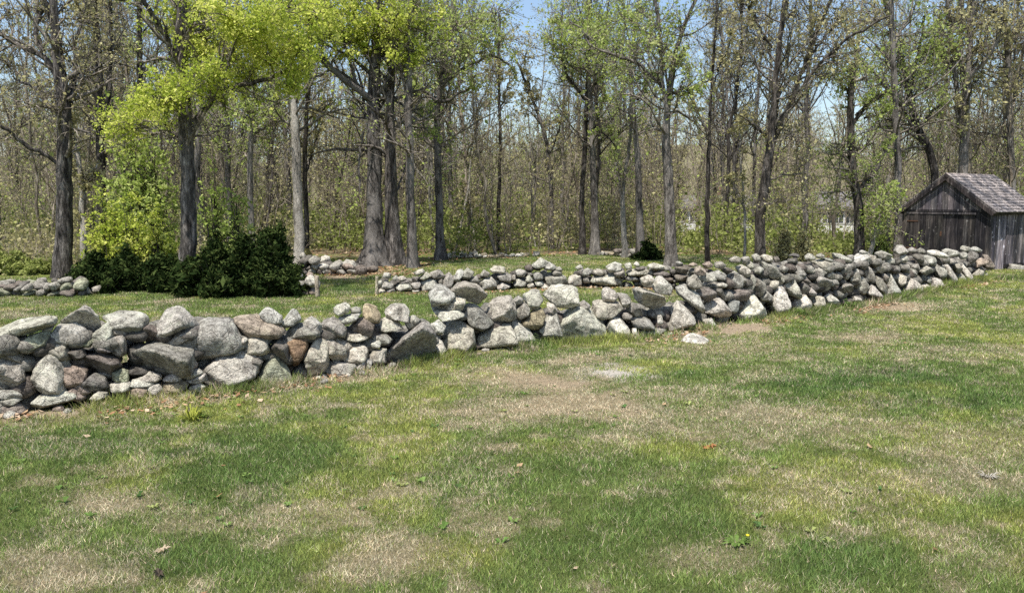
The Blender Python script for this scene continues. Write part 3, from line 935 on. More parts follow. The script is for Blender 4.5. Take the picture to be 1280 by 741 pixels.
def plank_wall(g, O, U, Lw, htop, hbot=0.0, th=.03, out=None, wmin=.11, wmax=.2, base=1.0):
    """vertical boards from O along U; htop is a function of the distance along the wall"""
    s = 0
    while s < Lw - .01:
        w = min(rs.uniform(wmin, wmax), Lw - s)
        if Lw - s - w < .05: w = Lw - s
        gap = .006
        h0 = htop(s + gap); h1 = htop(s + w - gap)
        o = O + U * (s + gap) + UP * hbot + out * rs.uniform(0, .010)
        t = out * th
        V = [o, o + U * (w - 2 * gap), o + U * (w - 2 * gap) + UP * (h1 - hbot), o + UP * (h0 - hbot)]
        hm = max(htop(s + w / 2), 0)
        V = V + [v + t for v in V]
        c = base * rs.uniform(.55, 1.45) * np.array((1, rs.uniform(.95, 1.0), rs.uniform(.92, 1.08)))
        g.add(V, BOXQ[:, ::-1], None, c)
        s += w


shed = empty('shed', tuple((SR + SL) / 2 + SV * LEN / 2), 'weathered grey board shed with shingled gable roof behind the big stone wall', 'shed')
slope = (HP - HE) / (WD / 2)
gable_h = lambda s: HE + slope * min(s, WD - s) - .01
NF = -SV; NR = SU
# inner dark body so no light leaks through the board gaps
g = Geo()
I0 = SL + SU * .03 + SV * .03
box(g, I0 + UP * .0, SU * (WD - .06), SV * (LEN - .06), UP * (HE - .06), (.25, .25, .25))
g.add([I0 + UP * (HE - .08), I0 + SU * (WD - .06) + UP * (HE - .08), I0 + SU * (WD / 2 - .03) + UP * (HP - .1),
       I0 + SV * (LEN - .06) + UP * (HE - .08), I0 + SV * (LEN - .06) + SU * (WD - .06) + UP * (HE - .08), I0 + SV * (LEN - .06) + SU * (WD / 2 - .03) + UP * (HP - .1)],
      [(0, 3, 5, 2), (1, 2, 5, 4)], [(0, 2, 1), (3, 4, 5)], (.25, .25, .25))
g.build('inner_body', [M_WOOD], shed, smooth=False)  # solid unseen filler, added to block light behind the boards
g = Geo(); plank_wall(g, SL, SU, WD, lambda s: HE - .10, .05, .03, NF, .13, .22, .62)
g.build('front_wall', [M_WOOD], shed, smooth=False)
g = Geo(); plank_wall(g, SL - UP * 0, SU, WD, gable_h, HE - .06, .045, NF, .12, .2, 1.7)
g.build('gable', [M_WOOD], shed, smooth=False)
g = Geo()
box(g, SL - SU * .02 + NF * .06 + UP * (HE - .115), SU * (WD + .04), -NF * .058, UP * .05, (.55, .55, .6))
box(g, SL + SU * .1 + NF * .085 + UP * (HE - .19), SU * (WD - .45), -NF * .055, UP * .055, (1.1, 1.1, 1.15))
g.build('door_rail', [M_WOOD], shed, smooth=False)
# sliding door panel, bluish, and the browner fixed boards at its right
g = Geo(); plank_wall(g, SL + SU * .06 + NF * .035, SU, WD * .46, lambda s: HE - .20, .08, .03, NF, .12, .19, .6)
g.build('door', [M_WOOD], shed, smooth=False)
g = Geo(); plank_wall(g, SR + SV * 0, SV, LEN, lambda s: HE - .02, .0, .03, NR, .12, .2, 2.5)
g.build('side_wall', [M_WOOD], shed, smooth=False)
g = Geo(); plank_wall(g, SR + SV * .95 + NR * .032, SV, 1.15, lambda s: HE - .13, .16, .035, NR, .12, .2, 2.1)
box(g, SR + SV * .93 + NR * .05 + UP * .05, SV * 1.2, NR * .06, UP * .10, (.35, .35, .35))
g.build('side_door', [M_WOOD], shed, smooth=False)
g = Geo(); plank_wall(g, SL + SV * LEN, -SV, LEN, lambda s: HE - .02, .0, .03, -NR, .12, .2, 1.0)
g.build('side_wall', [M_WOOD], shed, smooth=False)
g = Geo(); plank_wall(g, SR + SV * LEN, -SU, WD, gable_h, .0, .03, -NF, .12, .2, 1.0)
g.build('back_wall', [M_WOOD], shed, smooth=False)
for P, d1, d2 in ((SR, 1, 1), (SL, -1, 1), (SR + SV * LEN, 1, -1), (SL + SV * LEN, -1, -1)):
    g = Geo()
    o = P + NR * d1 * .045 - SV * d2 * .045
    box(g, o, -NR * d1 * .11, SV * d2 * .022, UP * (HE - .02), (1.0, .95, .9))
    box(g, o + SV * d2 * .0225, -NR * d1 * .022, SV * d2 * .09, UP * (HE - .02), (.95, .9, .86))
    g.build('corner_board', [M_WOOD], shed, smooth=False)
# roof
OV = .2; OG = .14
for side in (1, -1):
    g = Geo()
    sd_ = np.array(SU) * side
    mid0 = SL + SU * WD / 2 + NF * OG + UP * (HP + .03)
    run = WD / 2 + OV
    dv = sd_ * run - UP * slope * run
    L = np.linalg.norm(dv); dn = dv / L
    nn = np.cross(SV, dn); nn = nn / np.linalg.norm(nn)
    if nn[2] < 0: nn = -nn
    RL = LEN + 2 * OG
    box(g, mid0 - nn * .03, SV * RL, dn * L, nn * .03, (.5, .5, .5))
    rows = 13
    for k in range(rows):
        s = -rs.rand() * .1
        while s < RL:
            w = rs.uniform(.09, .19)
            a = max(s, 0); b = min(s + w - .006, RL)
            if b > a:
                o = mid0 + dn * (L * k / rows) + SV * a + nn * .006
                ln = L / rows * 1.25 + rs.uniform(-.01, .012)
                if k == rows - 1: ln = L / rows + .03
                t = nn * rs.uniform(.012, .02)
                V = [o, o + SV * (b - a), o + SV * (b - a) + dn * ln + nn * .022, o + dn * ln + nn * .022]
                V += [v + t for v in V]
                g.add(V, BOXQ, None, np.array((1, 1, 1.0)) * rs.uniform(.65, 1.35))
            s += w
    g.build('roof', [M_SHNG], shed, smooth=False)
    for e in (0, 1):      # rake boards
        g = Geo()
        o = mid0 - nn * .035 + (SV * (RL + .002) if e else -SV * .022)
        box(g, o - nn * .10, SV * .02, dn * (L - .01), nn * .10, (.55, .5, .5))
        g.build('rake_board', [M_WOOD], shed, smooth=False)
    g = Geo()
    box(g, mid0 + dn * (L - .03) - nn * .10 + SV * .02, SV * (RL - .04), dn * .02, nn * .065, (.5, .48, .48))
    g.build('fascia_board', [M_WOOD], shed, smooth=False)
g = Geo()
for sgn in (1, -1):
    box(g, SL + SU * WD / 2 + NF * (OG + .01) + UP * (HP + .045), SV * (LEN + 2 * OG + .02), SU * sgn * .10 - UP * slope * .10, UP * .022, (1.1, 1.05, 1))
g.build('ridge_cap', [M_SHNG], shed, smooth=False)

# iron hardware of the sliding door
for lab_, s0, z0_, w_, h_ in (('hinge', .12, HE - .42, .34, .035), ('hinge', .12, .55, .34, .035), ('latch', WD * .46, .95, .05, .14)):
    g = Geo(); box(g, SL + SU * s0 + NF * .082 + UP * z0_, SU * w_, -NF * .012, UP * h_, (.10, .055, .035))
    g.build(lab_, [M_TONE], shed, smooth=False)

# footing stones by the side door
rr = np.random.RandomState(12)
for i, (s, lab) in enumerate(((1.25, 'square grey block under the side door of the shed'), (2.1, 'flat grey stone at the far end of the shed side wall'))):
    pts = np.array([(-.2, -.1), (.2, -.1), (.21, .08), (-.19, .09)])
    V, T = stone_shape(pts, .3, rr, 3, False, 26)
    g = Geo(); g.add(V, None, T, TONES['G'])
    o = g.build('step_stone', [M_ROCK]); P = SR + SV * s + NR * .32
    o.location = (P[0], P[1], .05); o.rotation_euler = (0, 0, -PHI + 1.57)
    tag(o, lab, 'stone')


# ------------------------------------------------------------------ houses glimpsed through the trees
def house(x0, x1, ybase, yeave, yridge, D, label, wallc, roofc, seed, win=5, storeys=1, zb=None):
    r = np.random.RandomState(seed)
    A = W(x0, ybase, D); B = W(x1, ybase, D)
    z0 = float(height(np.array([A[0]]), np.array([D]))[0]) - .2
    He = W(640, yeave, D)[2]; Hr = W(640, yridge, D + 3.5)[2]
    L = B[0] - A[0]; dp = 7.0
    h = empty('house', (A[0] + L / 2, D, z0), label, 'house')
    O = np.array((A[0], D, z0)); X = np.array((1., 0, 0)); Y = np.array((0, 1., 0))
    g = Geo()
    box(g, O, X * L, Y * dp, UP * (He - z0), wallc)
    g.add([O + UP * (He - z0), O + Y * dp + UP * (He - z0), O + Y * dp / 2 + UP * (Hr - .15 - z0)], None, [(0, 2, 1)], wallc)
    g.add([O + X * L + UP * (He - z0), O + X * L + Y * dp + UP * (He - z0), O + X * L + Y * dp / 2 + UP * (Hr - .15 - z0)], None, [(0, 1, 2)], wallc)
    n = int((He - z0) / .22)
    for k in range(n): box(g, O + UP * (k * .22 + .02) - Y * .018, X * L, Y * .017, UP * .2, wallc)   # clapboards
    g.build('wall', [M_TONE], h, smooth=False)
    g = Geo()
    for sg in (0, 1):
        e = O + UP * (He - z0 - .05) + (Y * (dp + .4) if sg else -Y * .4) - X * .4
        t = O + UP * (Hr - z0) + Y * dp / 2 - X * .4
        V = [e, e + X * (L + .8), t + X * (L + .8), t]
        V += [v + UP * .15 for v in V]
        g.add(V, BOXQ, None, roofc)
    g.build('roof', [M_TONE], h, smooth=False)
    g = Geo(); box(g, O + X * L * .6 + Y * dp * .5 + UP * (Hr - z0 - .5), X * .7, Y * .7, UP * 1.5, (.3, .16, .12))
    g.build('chimney', [M_TONE], h, smooth=False)
    for i in range(win):
        xx = L * (i + .5) / win
        if i == win // 2:
            g = Geo(); box(g, O + X * (xx - .5) - Y * .06 + UP * .35, X * 1.0, Y * .05, UP * 2.05, (.25, .10, .08)); g.build('door', [M_TONE], h, smooth=False)
            continue
        g = Geo()
        zz = 1.25
        box(g, O + X * (xx - .55) - Y * .07 + UP * zz, X * 1.1, Y * .05, UP * 1.3, (.8, .8, .8))
        w = g.build('window', [M_TONE], h, smooth=False)
        g = Geo(); box(g, O + X * (xx - .45) - Y * .09 + UP * (zz + .1), X * .42, Y * .019, UP * 1.1, (.05, .06, .07))
        box(g, O + X * (xx + .03) - Y * .09 + UP * (zz + .1), X * .42, Y * .019, UP * 1.1, (.05, .06, .07))
        p = g.build('pane', [M_TONE], None, smooth=False); p.parent = w
    return h


house(846, 946, 291, 261, 246, 84, 'white house seen between the trunks right of the pale straight tree', (.78, .78, .76), (.16, .15, .14), 1, 7)
house(1012, 1138, 292, 261, 241, 78, 'long white house seen through the green trees just left of the shed', (.78, .78, .75), (.17, .16, .16), 2, 9)
house(684, 742, 252, 233, 222, 120, 'small far pale house with grey roof, half hidden between the dark pair of trunks', (.6, .6, .58), (.2, .19, .19), 3, 5)


# ------------------------------------------------------------------ branch engine
def tubes(P, R, n):
    """P (B,K,3), R (B,K): one open tube per curve"""
    B, K, _ = P.shape
    t = np.gradient(P, axis=1); t /= np.linalg.norm(t, axis=2, keepdims=True) + 1e-9
    ref = np.where(np.abs(t[..., 2:3]) > .9, np.array((1., 0, 0)), np.array((0, 0, 1.)))
    # keep one reference per curve to avoid twists
    m = np.abs(t[..., 2]).mean(1) > .8
    ref = np.where(m[:, None, None], np.array((1., 0, 0)), np.array((0, 0, 1.)))
    ref = np.broadcast_to(ref, t.shape)
    u = np.cross(t, ref); u /= np.linalg.norm(u, axis=2, keepdims=True) + 1e-9
    v = np.cross(t, u)
    a = np.arange(n) / n * 2 * np.pi
    V = P[:, :, None, :] + R[:, :, None, None] * (np.cos(a)[None, None, :, None] * u[:, :, None, :] + np.sin(a)[None, None, :, None] * v[:, :, None, :])
    b = np.arange(B)[:, None, None] * (K * n); k = np.arange(K - 1)[None, :, None] * n; j = np.arange(n)[None, None, :]
    j2 = (j + 1) % n
    Q = np.stack([b + k + j, b + k + n + j, b + k + n + j2, b + k + j2], -1).reshape(-1, 4)
    return V.reshape(-1, 3), Q


def kids(P, R, m, r, t0=.2, t1=.98, ang=.8, lf=.5, K=5, wob=.25, up=.1, rf=.55, rmin=.004, lmin=.0):
    B, Kp, _ = P.shape
    L = np.linalg.norm(np.diff(P, axis=1), axis=2).sum(1)
    t = r.uniform(t0, t1, (B, m))
    f = t * (Kp - 1); i = np.clip(f.astype(int), 0, Kp - 2); fr = f - i
    bi = np.arange(B)[:, None]
    p0 = P[bi, i]; p1 = P[bi, i + 1]
    o = p0 + (p1 - p0) * fr[..., None]
    tg = p1 - p0; tg /= np.linalg.norm(tg, axis=2, keepdims=True) + 1e-9
    ro = R[bi, i] * (1 - fr) + R[bi, i + 1] * fr
    rd = r.randn(B, m, 3); rd -= (rd * tg).sum(2, keepdims=True) * tg; rd /= np.linalg.norm(rd, axis=2, keepdims=True) + 1e-9
    an = ang * r.uniform(.6, 1.35, (B, m, 1))
    d = tg * np.cos(an) + rd * np.sin(an); d[..., 2] += up
    d /= np.linalg.norm(d, axis=2, keepdims=True)
    LL = np.maximum(L[:, None] * lf * (1.15 - .75 * t) * r.uniform(.5, 1.3, (B, m)), lmin)
    d = d.reshape(-1, 3); o = o.reshape(-1, 3); LL = LL.ravel(); ro = ro.ravel()
    out = np.empty((B * m, K, 3)); out[:, 0] = o
    p = o.copy()
    for k in range(1, K):
        d = d + r.randn(B * m, 3) * wob; d[:, 2] += up * .5
        d /= np.linalg.norm(d, axis=1, keepdims=True)
        p = p + d * (LL / (K - 1))[:, None]
        out[:, k] = p
    rr_ = np.maximum(ro * rf, rmin)[:, None] * np.linspace(1, .35, K)[None, :]
    return out, np.maximum(rr_, rmin * .6)


def leaves(P, n, size, r, jit=.06, elong=1.5, t0=.25):
    """n leaves per curve as small rhombs"""
    B, K, _ = P.shape
    N = B * n
    if N == 0: return np.zeros((0, 3)), np.zeros((0, 4), int)
    t = r.uniform(t0, 1, (B, n)); f = t * (K - 1); i = np.clip(f.astype(int), 0, K - 2); fr = (f - i)[..., None]
    bi = np.arange(B)[:, None]
    c = (P[bi, i] * (1 - fr) + P[bi, i + 1] * fr).reshape(-1, 3) + r.randn(N, 3) * jit
    a = r.randn(N, 3); a /= np.linalg.norm(a, axis=1, keepdims=True)
    b = np.cross(a, r.randn(N, 3)); b /= np.linalg.norm(b, axis=1, keepdims=True) + 1e-9
    s = size * np.exp(r.randn(N, 1) * .38) * .9
    V = np.stack([c - a * s * elong * .5, c + b * s * .5 - a * s * .1, c + a * s * elong * .5, c - b * s * .5 - a * s * .1], 1)
    return V.reshape(-1, 3), np.arange(N * 4).reshape(-1, 4)


def resample(pts, K, r=None, wob=0.0):
    pts = np.array(pts, dtype=float)
    s = np.concatenate([[0], np.cumsum(np.linalg.norm(np.diff(pts[:, :3], axis=0), axis=1))])
    t = np.linspace(0, s[-1], K)
    out = np.stack([np.interp(t, s, pts[:, k]) for k in range(pts.shape[1])], 1)
    for _ in range(2):
        out[1:-1] = .25 * out[:-2] + .5 * out[1:-1] + .25 * out[2:]
    if r is not None and wob:
        out[1:-1, :3] += r.randn(K - 2, 3) * wob
    return out


def traced(pts, D, r, K=14, ddep=0.0, wob=0.0):
    """pixels (x, y, width px) at distance D -> (K,3) curve, radii; ddep = metres of drift in depth along it"""
    o = []
    for i, (x, y, w) in enumerate(pts):
        q = W(x, y, D + ddep * i / max(1, len(pts) - 1))
        o.append((q[0], q[1], q[2], sc(w, D) / 2))
    c = resample(o, K, r, wob)
    return c[:, :3], c[:, 3]


def big_tube(g, P, R, n, r, flare=0.0, ridge=.06, m=0):
    """a thick trunk with ridged bark and buttress roots"""
    K = len(P)
    V, Q = tubes(P[None], R[None], n)
    V = V.reshape(K, n, 3)
    ph = r.rand(8) * 6.28
    a = np.arange(n) / n * 6.283
    for k in range(K):
        z = max(P[k][2] - P[0][2], 0)
        lump = sum(np.sin(a * q + ph[q - 2] + k * .35) for q in range(2, 8)) / 6 * ridge
        lump = lump + r.uniform(-ridge, ridge, n) * .5
        if flare:
            fl = flare * math.exp(-z / (R[0] * 1.6))
            lump = lump + fl * (.55 + .45 * np.sin(a * 5 + ph[0]))
        V[k] = P[k] + (V[k] - P[k]) * (1 + lump)[:, None]
    g.add(V.reshape(-1, 3), Q, None, (1, 1, 1), m)


LEAFSPEC = {}


def tree(name, label, D, trunks, limbs, clusters, bark, leafm, seed, group=None, cat='tree', up_ext=4.5, flare=.5, twig=1.0, leaf=.06, sparse=1.0, z0=-.08, tw_leaf=2, cat2=None):
    """trunks: traced stems [(x,y,w)...]; limbs: traced limbs; clusters: (cx,cy,radius px,count)"""
    r = np.random.RandomState(seed)
    base = W(trunks[0][0][0], trunks[0][0][1], D)
    if leafm is M_GRN: leaf *= .7
    root = empty(name, (base[0], D, 0), label, cat, group)
    g = Geo()
    curves = []
    for ti, tr in enumerate(trunks):
        tr = list(tr)
        x, y, w = tr[-1]
        K = 22
        P, R = traced(tr, D + (0 if ti == 0 else r.uniform(-.3, .3)), r, K, r.uniform(-.4, .4), .012)
        if ti == 0 and P[0][2] < 1.0: P[0][2] = z0; R[0] = R[0] * 1.05
        if y < 12 and up_ext > 0:
            d = P[-1] - P[-4]; d /= np.linalg.norm(d); d[2] += .6; d /= np.linalg.norm(d)
            E = P[-1][None] + d[None] * (np.linspace(0, 1, 9)[1:, None] * up_ext) + np.cumsum(r.randn(8, 3) * .09, 0)
            P = np.concatenate([P, E]); R = np.concatenate([R, R[-1] * np.linspace(.95, .2, 8)])
        n = 18 if R[0] > .15 else (12 if R[0] > .07 else 8)
        big_tube(g, P, R, n, r, flare if (ti == 0) else 0.0, .07 if R[0] > .12 else .04)
        curves.append((P, R, 1))
    for lm in limbs:
        P, R = traced(lm, D, r, 16, r.uniform(-1.4, 1.4), .02)
        big_tube(g, P, R, 8, r, 0, .05)
        curves.append((P, R, 0))
    g.build('trunk', [bark], root)
    g = Geo()
    # crown: side branches from the stems and limbs, then twigs, then leaves
    def lay(P, R, n): g.add(*tubes(P, R, n), None, (1, 1, 1), 0)
    tw = []
    for P, R, st in curves:
        Pb, Rb = P[None], R[None]
        L = np.linalg.norm(np.diff(P, axis=0), axis=1).sum()
        if st:
            m = int((10 + L * 1.3) * sparse)
            b, br = kids(Pb, Rb, m, r, .30, .98, 1.0, .20, 7, .22, .10, .38, .008)
        else:
            m = int((5 + L * 2.6) * sparse)
            b, br = kids(Pb, Rb, m, r, .15, 1.0, .8, .42, 6, .24, .08, .5, .007)
        lay(b, br, 4)
        c, cr = kids(b, br, 5, r, .15, 1, .75, .55, 5, .25, .06, .6, .005 * twig)
        lay(c, cr, 3)
        e, er = kids(c, cr, 4, r, .15, 1, .7, .6, 4, .3, .03, .7, .004 * twig)
        lay(e, er, 3)
        if tw_leaf:
            g.add(*leaves(e, tw_leaf, leaf, r, .05), None, (1, 1, 1), 1)
    if clusters:
        sk = np.concatenate([c[0][3:] for c in curves]); skr = np.concatenate([c[1][3:] for c in curves])
        for cx, cy, rad, cnt in clusters:
            Dc = D + r.uniform(-1.3, 1.3)
            C = W(cx, cy, Dc); Rw = sc(rad, D)
            dd = np.linalg.norm((sk - C) * np.array((1, .6, 1.0)), axis=1) + np.where(sk[:, 2] > C[2], .8, 0)
            i = int(np.argmin(dd)); A = sk[i]
            mid_ = (A + C) / 2 + np.array((0, 0, .12 * np.linalg.norm(C - A))) + r.randn(3) * .1
            t = np.linspace(0, 1, 7)[:, None]
            B_ = A * (1 - t) ** 2 + 2 * mid_ * t * (1 - t) + C * t ** 2 + r.randn(7, 3) * .03; B_[0] = A
            r0 = min(skr[i] * .6, .035)
            lay(B_[None], np.linspace(r0, .012, 7)[None], 5)
            nb = 15
            tgt = C + np.clip(r.randn(nb, 3), -1.9, 1.9) * Rw * np.array((.85, .8, .62))
            st = B_[r.randint(2, 7, nb)]
            t = np.linspace(0, 1, 6)[None, :, None]
            bb = st[:, None] * (1 - t) + tgt[:, None] * t + r.randn(nb, 6, 3) * .05 * (t * (1 - t) * 4)
            bb[:, :, 2] += (t * (1 - t) * .25)[..., 0]
            br = np.linspace(.013, .005, 6)[None].repeat(nb, 0)
            lay(bb, br, 3)
            c, cr = kids(bb, br, 5, r, .2, 1, .9, .5, 4, .3, .03, .7, .004, Rw * .3)
            lay(c, cr, 3)
            e, er = kids(c, cr, 3, r, .2, 1, .8, .55, 3, .3, .0, .7, .003, Rw * .14)
            if leafm is M_GRN: cnt = cnt * 2.1
            nl = max(1, int(round(cnt / (nb * 17))))
            g.add(*leaves(e, nl, leaf, r, .07), None, (1, 1, 1), 1)
            g.add(*leaves(c, max(1, nl), leaf, r, .06), None, (1, 1, 1), 1)
    g.build('crown', [M_TWIG, leafm], root)
    return root


T = tree
T('tree', 'massive dark rough-barked tree at the far left, standing behind the low mossy wall', 20.5,
  [[(79, 352, 24), (80, 320, 20), (80, 230, 18), (82, 160, 17), (80, 125, 16), (76, 95, 14), (71, 70, 12), (69, 45, 11), (66, 0, 9)]],
  [[(78, 112, 8), (62, 80, 7), (50, 68, 7), (30, 60, 6), (0, 42, 5), (-45, 22, 4)], [(54, 64, 6), (45, 45, 6), (46, 25, 5.5), (57, 5, 5), (62, -35, 4)],
   [(70, 40, 5), (62, 20, 5), (56, 2, 4), (52, -20, 3)], [(72, 205, 5), (60, 194, 5), (45, 189, 5), (28, 180, 5), (14, 165, 4.5), (0, 157, 4), (-25, 150, 3)],
   [(78, 125, 4), (58, 115, 4), (42, 110, 3.5), (28, 104, 3), (17, 96, 2)], [(88, 130, 6), (95, 100, 5), (92, 60, 4), (104, 20, 3), (110, -20, 3)], [(82, 100, 4), (98, 92, 3), (118, 88, 2.5), (130, 80, 2)]],
  [(15, 15, 30, 160), (100, 25, 30, 120), (95, 60, 25, 60), (30, 130, 28, 60), (10, 80, 24, 50)], M_BARKM, M_OLV, 1, flare=.35, twig=1.3, tw_leaf=1, leaf=.045)
T('tree', 'tall straight grey-brown tree just right of the massive dark tree', 24.5,
  [[(128, 340, 12), (127, 250, 11), (126, 180, 10), (124, 100, 9), (122, 50, 8), (119, 0, 7)], [(130, 160, 5), (137, 120, 4.5), (139, 60, 4), (138, 0, 3.5)]],
  [[(124, 60, 4), (112, 35, 3), (100, 15, 3), (92, -10, 2)], [(128, 125, 4), (142, 138, 3), (150, 140, 2)]],
  [(150, 60, 26, 120), (118, 20, 25, 120), (110, 130, 22, 70)], M_BARK, M_OLV, 2, twig=1.3)
T('tree', 'short pale trunk half hidden by yellow-green leaves above the left bush', 21.5,
  [[(107, 350, 9), (105, 300, 8.5), (104, 240, 7.5), (100, 215, 6), (97, 190, 5)]], [[(104, 240, 4), (112, 222, 3), (122, 205, 2)], [(97, 190, 3), (90, 160, 2), (86, 135, 1.5)]],
  [], M_BARKP, M_OLV, 3, flare=.1, leaf=.05, up_ext=0)
T('tree', 'slender dark tree standing behind the yellow-green crown, near the top left', 27,
  [[(176, 330, 8), (176, 200, 7.5), (175, 100, 7), (174, 40, 6), (174, 0, 6)]], [[(190, 18, 3), (172, 8, 3), (150, 0, 3), (135, -5, 3)]],
  [(170, 130, 26, 160), (165, 60, 20, 60)], M_BARK, M_GRN, 4)
YC = [(215, 25, 32, 620), (252, 20, 32, 620), (295, 25, 36, 900), (340, 22, 36, 900), (385, 18, 34, 800), (250, 62, 28, 560), (290, 66, 32, 760), (335, 68, 32, 800), (375, 60, 30, 700),
      (312, 100, 24, 360), (365, 112, 15, 340), (372, 92, 16, 300), (262, 98, 26, 560), (228, 112, 24, 560), (200, 122, 22, 520), (180, 138, 18, 430), (162, 150, 16, 330), (145, 160, 13, 240), (148, 178, 20, 190), (350, 45, 28, 560)]
T('maple_tree', 'dark-trunked maple rising out of the dark bushes under a bright yellow-green crown', 17.4,
  [[(234, 369, 22), (235, 320, 20), (236, 250, 18), (233, 190, 17), (230, 140, 17), (227, 100, 15), (224, 65, 13), (227, 30, 12), (228, 0, 11)]],
  [[(240, 158, 9), (252, 140, 8), (262, 126, 7), (275, 117, 6), (284, 106, 6), (310, 105, 5), (330, 100, 5), (352, 92, 4.5), (372, 84, 4), (390, 78, 3)],
   [(222, 80, 8), (212, 55, 7), (200, 35, 6), (188, 15, 6), (172, -8, 5)], [(284, 106, 4), (283, 88, 4), (288, 70, 3), (298, 45, 3), (310, 15, 3)], [(228, 60, 5), (248, 52, 4), (262, 30, 4), (272, 5, 3)],
   [(226, 165, 4), (215, 172, 3), (208, 158, 3), (206, 135, 2), (196, 125, 2)], [(284, 106, 3), (279, 118, 3), (280, 135, 2)], [(230, 40, 4), (300, 30, 3), (350, 12, 3), (400, 0, 2)]],
  [(a, b, c * .95, int(d * 2.7)) for a, b, c, d in YC], M_BARKM, M_YEL, 5, leaf=.037, tw_leaf=1)
T('tree', 'thin grey tree behind the maple, right of its dark trunk', 24, [[(287, 335, 7), (286, 250, 6.5), (284, 180, 6), (282, 130, 5), (283, 80, 4), (286, 0, 4)]], [[(282, 130, 3), (300, 105, 2.5), (318, 90, 2)]], [(268, 170, 24, 120)], M_BARKG, M_GRN, 6)
T('tree', 'medium tree with pale lower trunk and dark fork, left of the white-barked tree', 23.5,
  [[(314, 335, 8), (314, 280, 7.5), (312, 220, 7), (314, 180, 7), (316, 150, 6), (320, 110, 5), (318, 60, 4), (322, 0, 4)]], [[(316, 170, 4), (335, 155, 3), (350, 148, 3), (366, 138, 2)], [(316, 150, 4), (306, 125, 3), (298, 108, 2.5)], [(318, 130, 3), (330, 112, 3), (338, 90, 2)]],
  [(310, 140, 26, 330), (330, 175, 22, 160), (298, 190, 18, 120)], M_BARKG, M_GRN, 7)
T('tree', 'pale white-barked straight tree standing just right of the right-hand dark bush', 22.6,
  [[(375, 344, 15), (374, 320, 13), (373, 250, 12), (370, 190, 11), (368, 150, 10), (367, 110, 9), (364, 60, 8), (362, 0, 7)]], [[(368, 95, 5), (378, 85, 4), (392, 70, 3), (400, 55, 3)], [(365, 70, 4), (350, 50, 3), (340, 20, 3)]],
  [(405, 40, 26, 420), (350, 5, 24, 260)], M_BARKP, M_YEL, 8, flare=.35)
T('tree', 'thinner grey tree close behind the pale white-barked one', 25.5, [[(385, 335, 7), (384, 280, 6.5), (380, 220, 6), (383, 160, 5), (385, 90, 5), (388, 0, 4)]], [[(382, 215, 4), (390, 190, 3), (400, 160, 2.5)], [(384, 150, 3), (398, 140, 2), (412, 130, 2)]], [], M_BARK, M_OLV, 9)
T('oak_tree', 'huge grey trunk with flared roots and one heavy limb sweeping left', 24.2,
  [[(468, 341, 31), (469, 325, 25), (468, 290, 21), (468, 250, 19), (467, 200, 18), (467, 160, 16), (467, 120, 15), (469, 80, 13), (472, 40, 12), (474, 0, 10)]],
  [[(463, 124, 9), (450, 113, 8), (438, 103, 8), (424, 95, 7), (412, 86, 7), (400, 74, 6), (386, 62, 5), (368, 55, 4), (350, 50, 3)], [(446, 106, 5), (441, 88, 4), (436, 70, 3), (430, 52, 3)], [(472, 118, 6), (482, 105, 5), (490, 90, 4), (500, 70, 3)],
   [(455, 165, 3), (448, 200, 3), (450, 240, 2)], [(470, 85, 5), (455, 62, 4), (448, 35, 3), (440, 8, 3)]],
  [(410, 22, 32, 1500), (440, 20, 34, 1700), (470, 28, 34, 1800), (500, 45, 28, 1500), (430, 42, 24, 900), (465, 58, 26, 1200), (510, 72, 18, 800), (500, 88, 16, 600), (518, 30, 24, 1000), (490, 15, 26, 1000), (395, 8, 26, 800), (525, 12, 20, 500)], M_BARKG, M_YEL, 10, flare=.95, leaf=.055, tw_leaf=0)
T('oak_tree', 'dark grey trunk standing close against the right of the huge flared trunk', 24.5,
  [[(491, 340, 26), (491, 320, 22), (490, 280, 17), (489, 230, 15), (488, 170, 12), (488, 110, 9), (490, 50, 8), (490, 0, 7)]],
  [[(492, 125, 3), (505, 132, 3), (520, 142, 2), (535, 150, 2)], [(495, 240, 3), (505, 215, 2), (512, 190, 2)]],
  [(490, 12, 26, 260), (535, 20, 24, 200)], M_BARKM, M_YEL, 11, flare=1.0, tw_leaf=0)
T('oak_tree', 'straight grey trunk behind the start of the small wall, right of the twin', 23.6,
  [[(516, 338, 15), (515, 315, 12), (513, 260, 11), (512, 200, 10), (511, 140, 9), (511, 100, 8), (513, 50, 7), (512, 0, 6)]],
  [[(511, 90, 4), (525, 70, 3.5), (545, 50, 3), (570, 35, 3), (600, 22, 2)], [(511, 145, 3), (524, 150, 2.5), (536, 165, 2), (546, 172, 2)]],
  [(540, 45, 28, 300), (575, 30, 26, 260), (560, 80, 20, 150), (520, 10, 24, 160)], M_BARKG, M_GRN, 12, flare=.5)
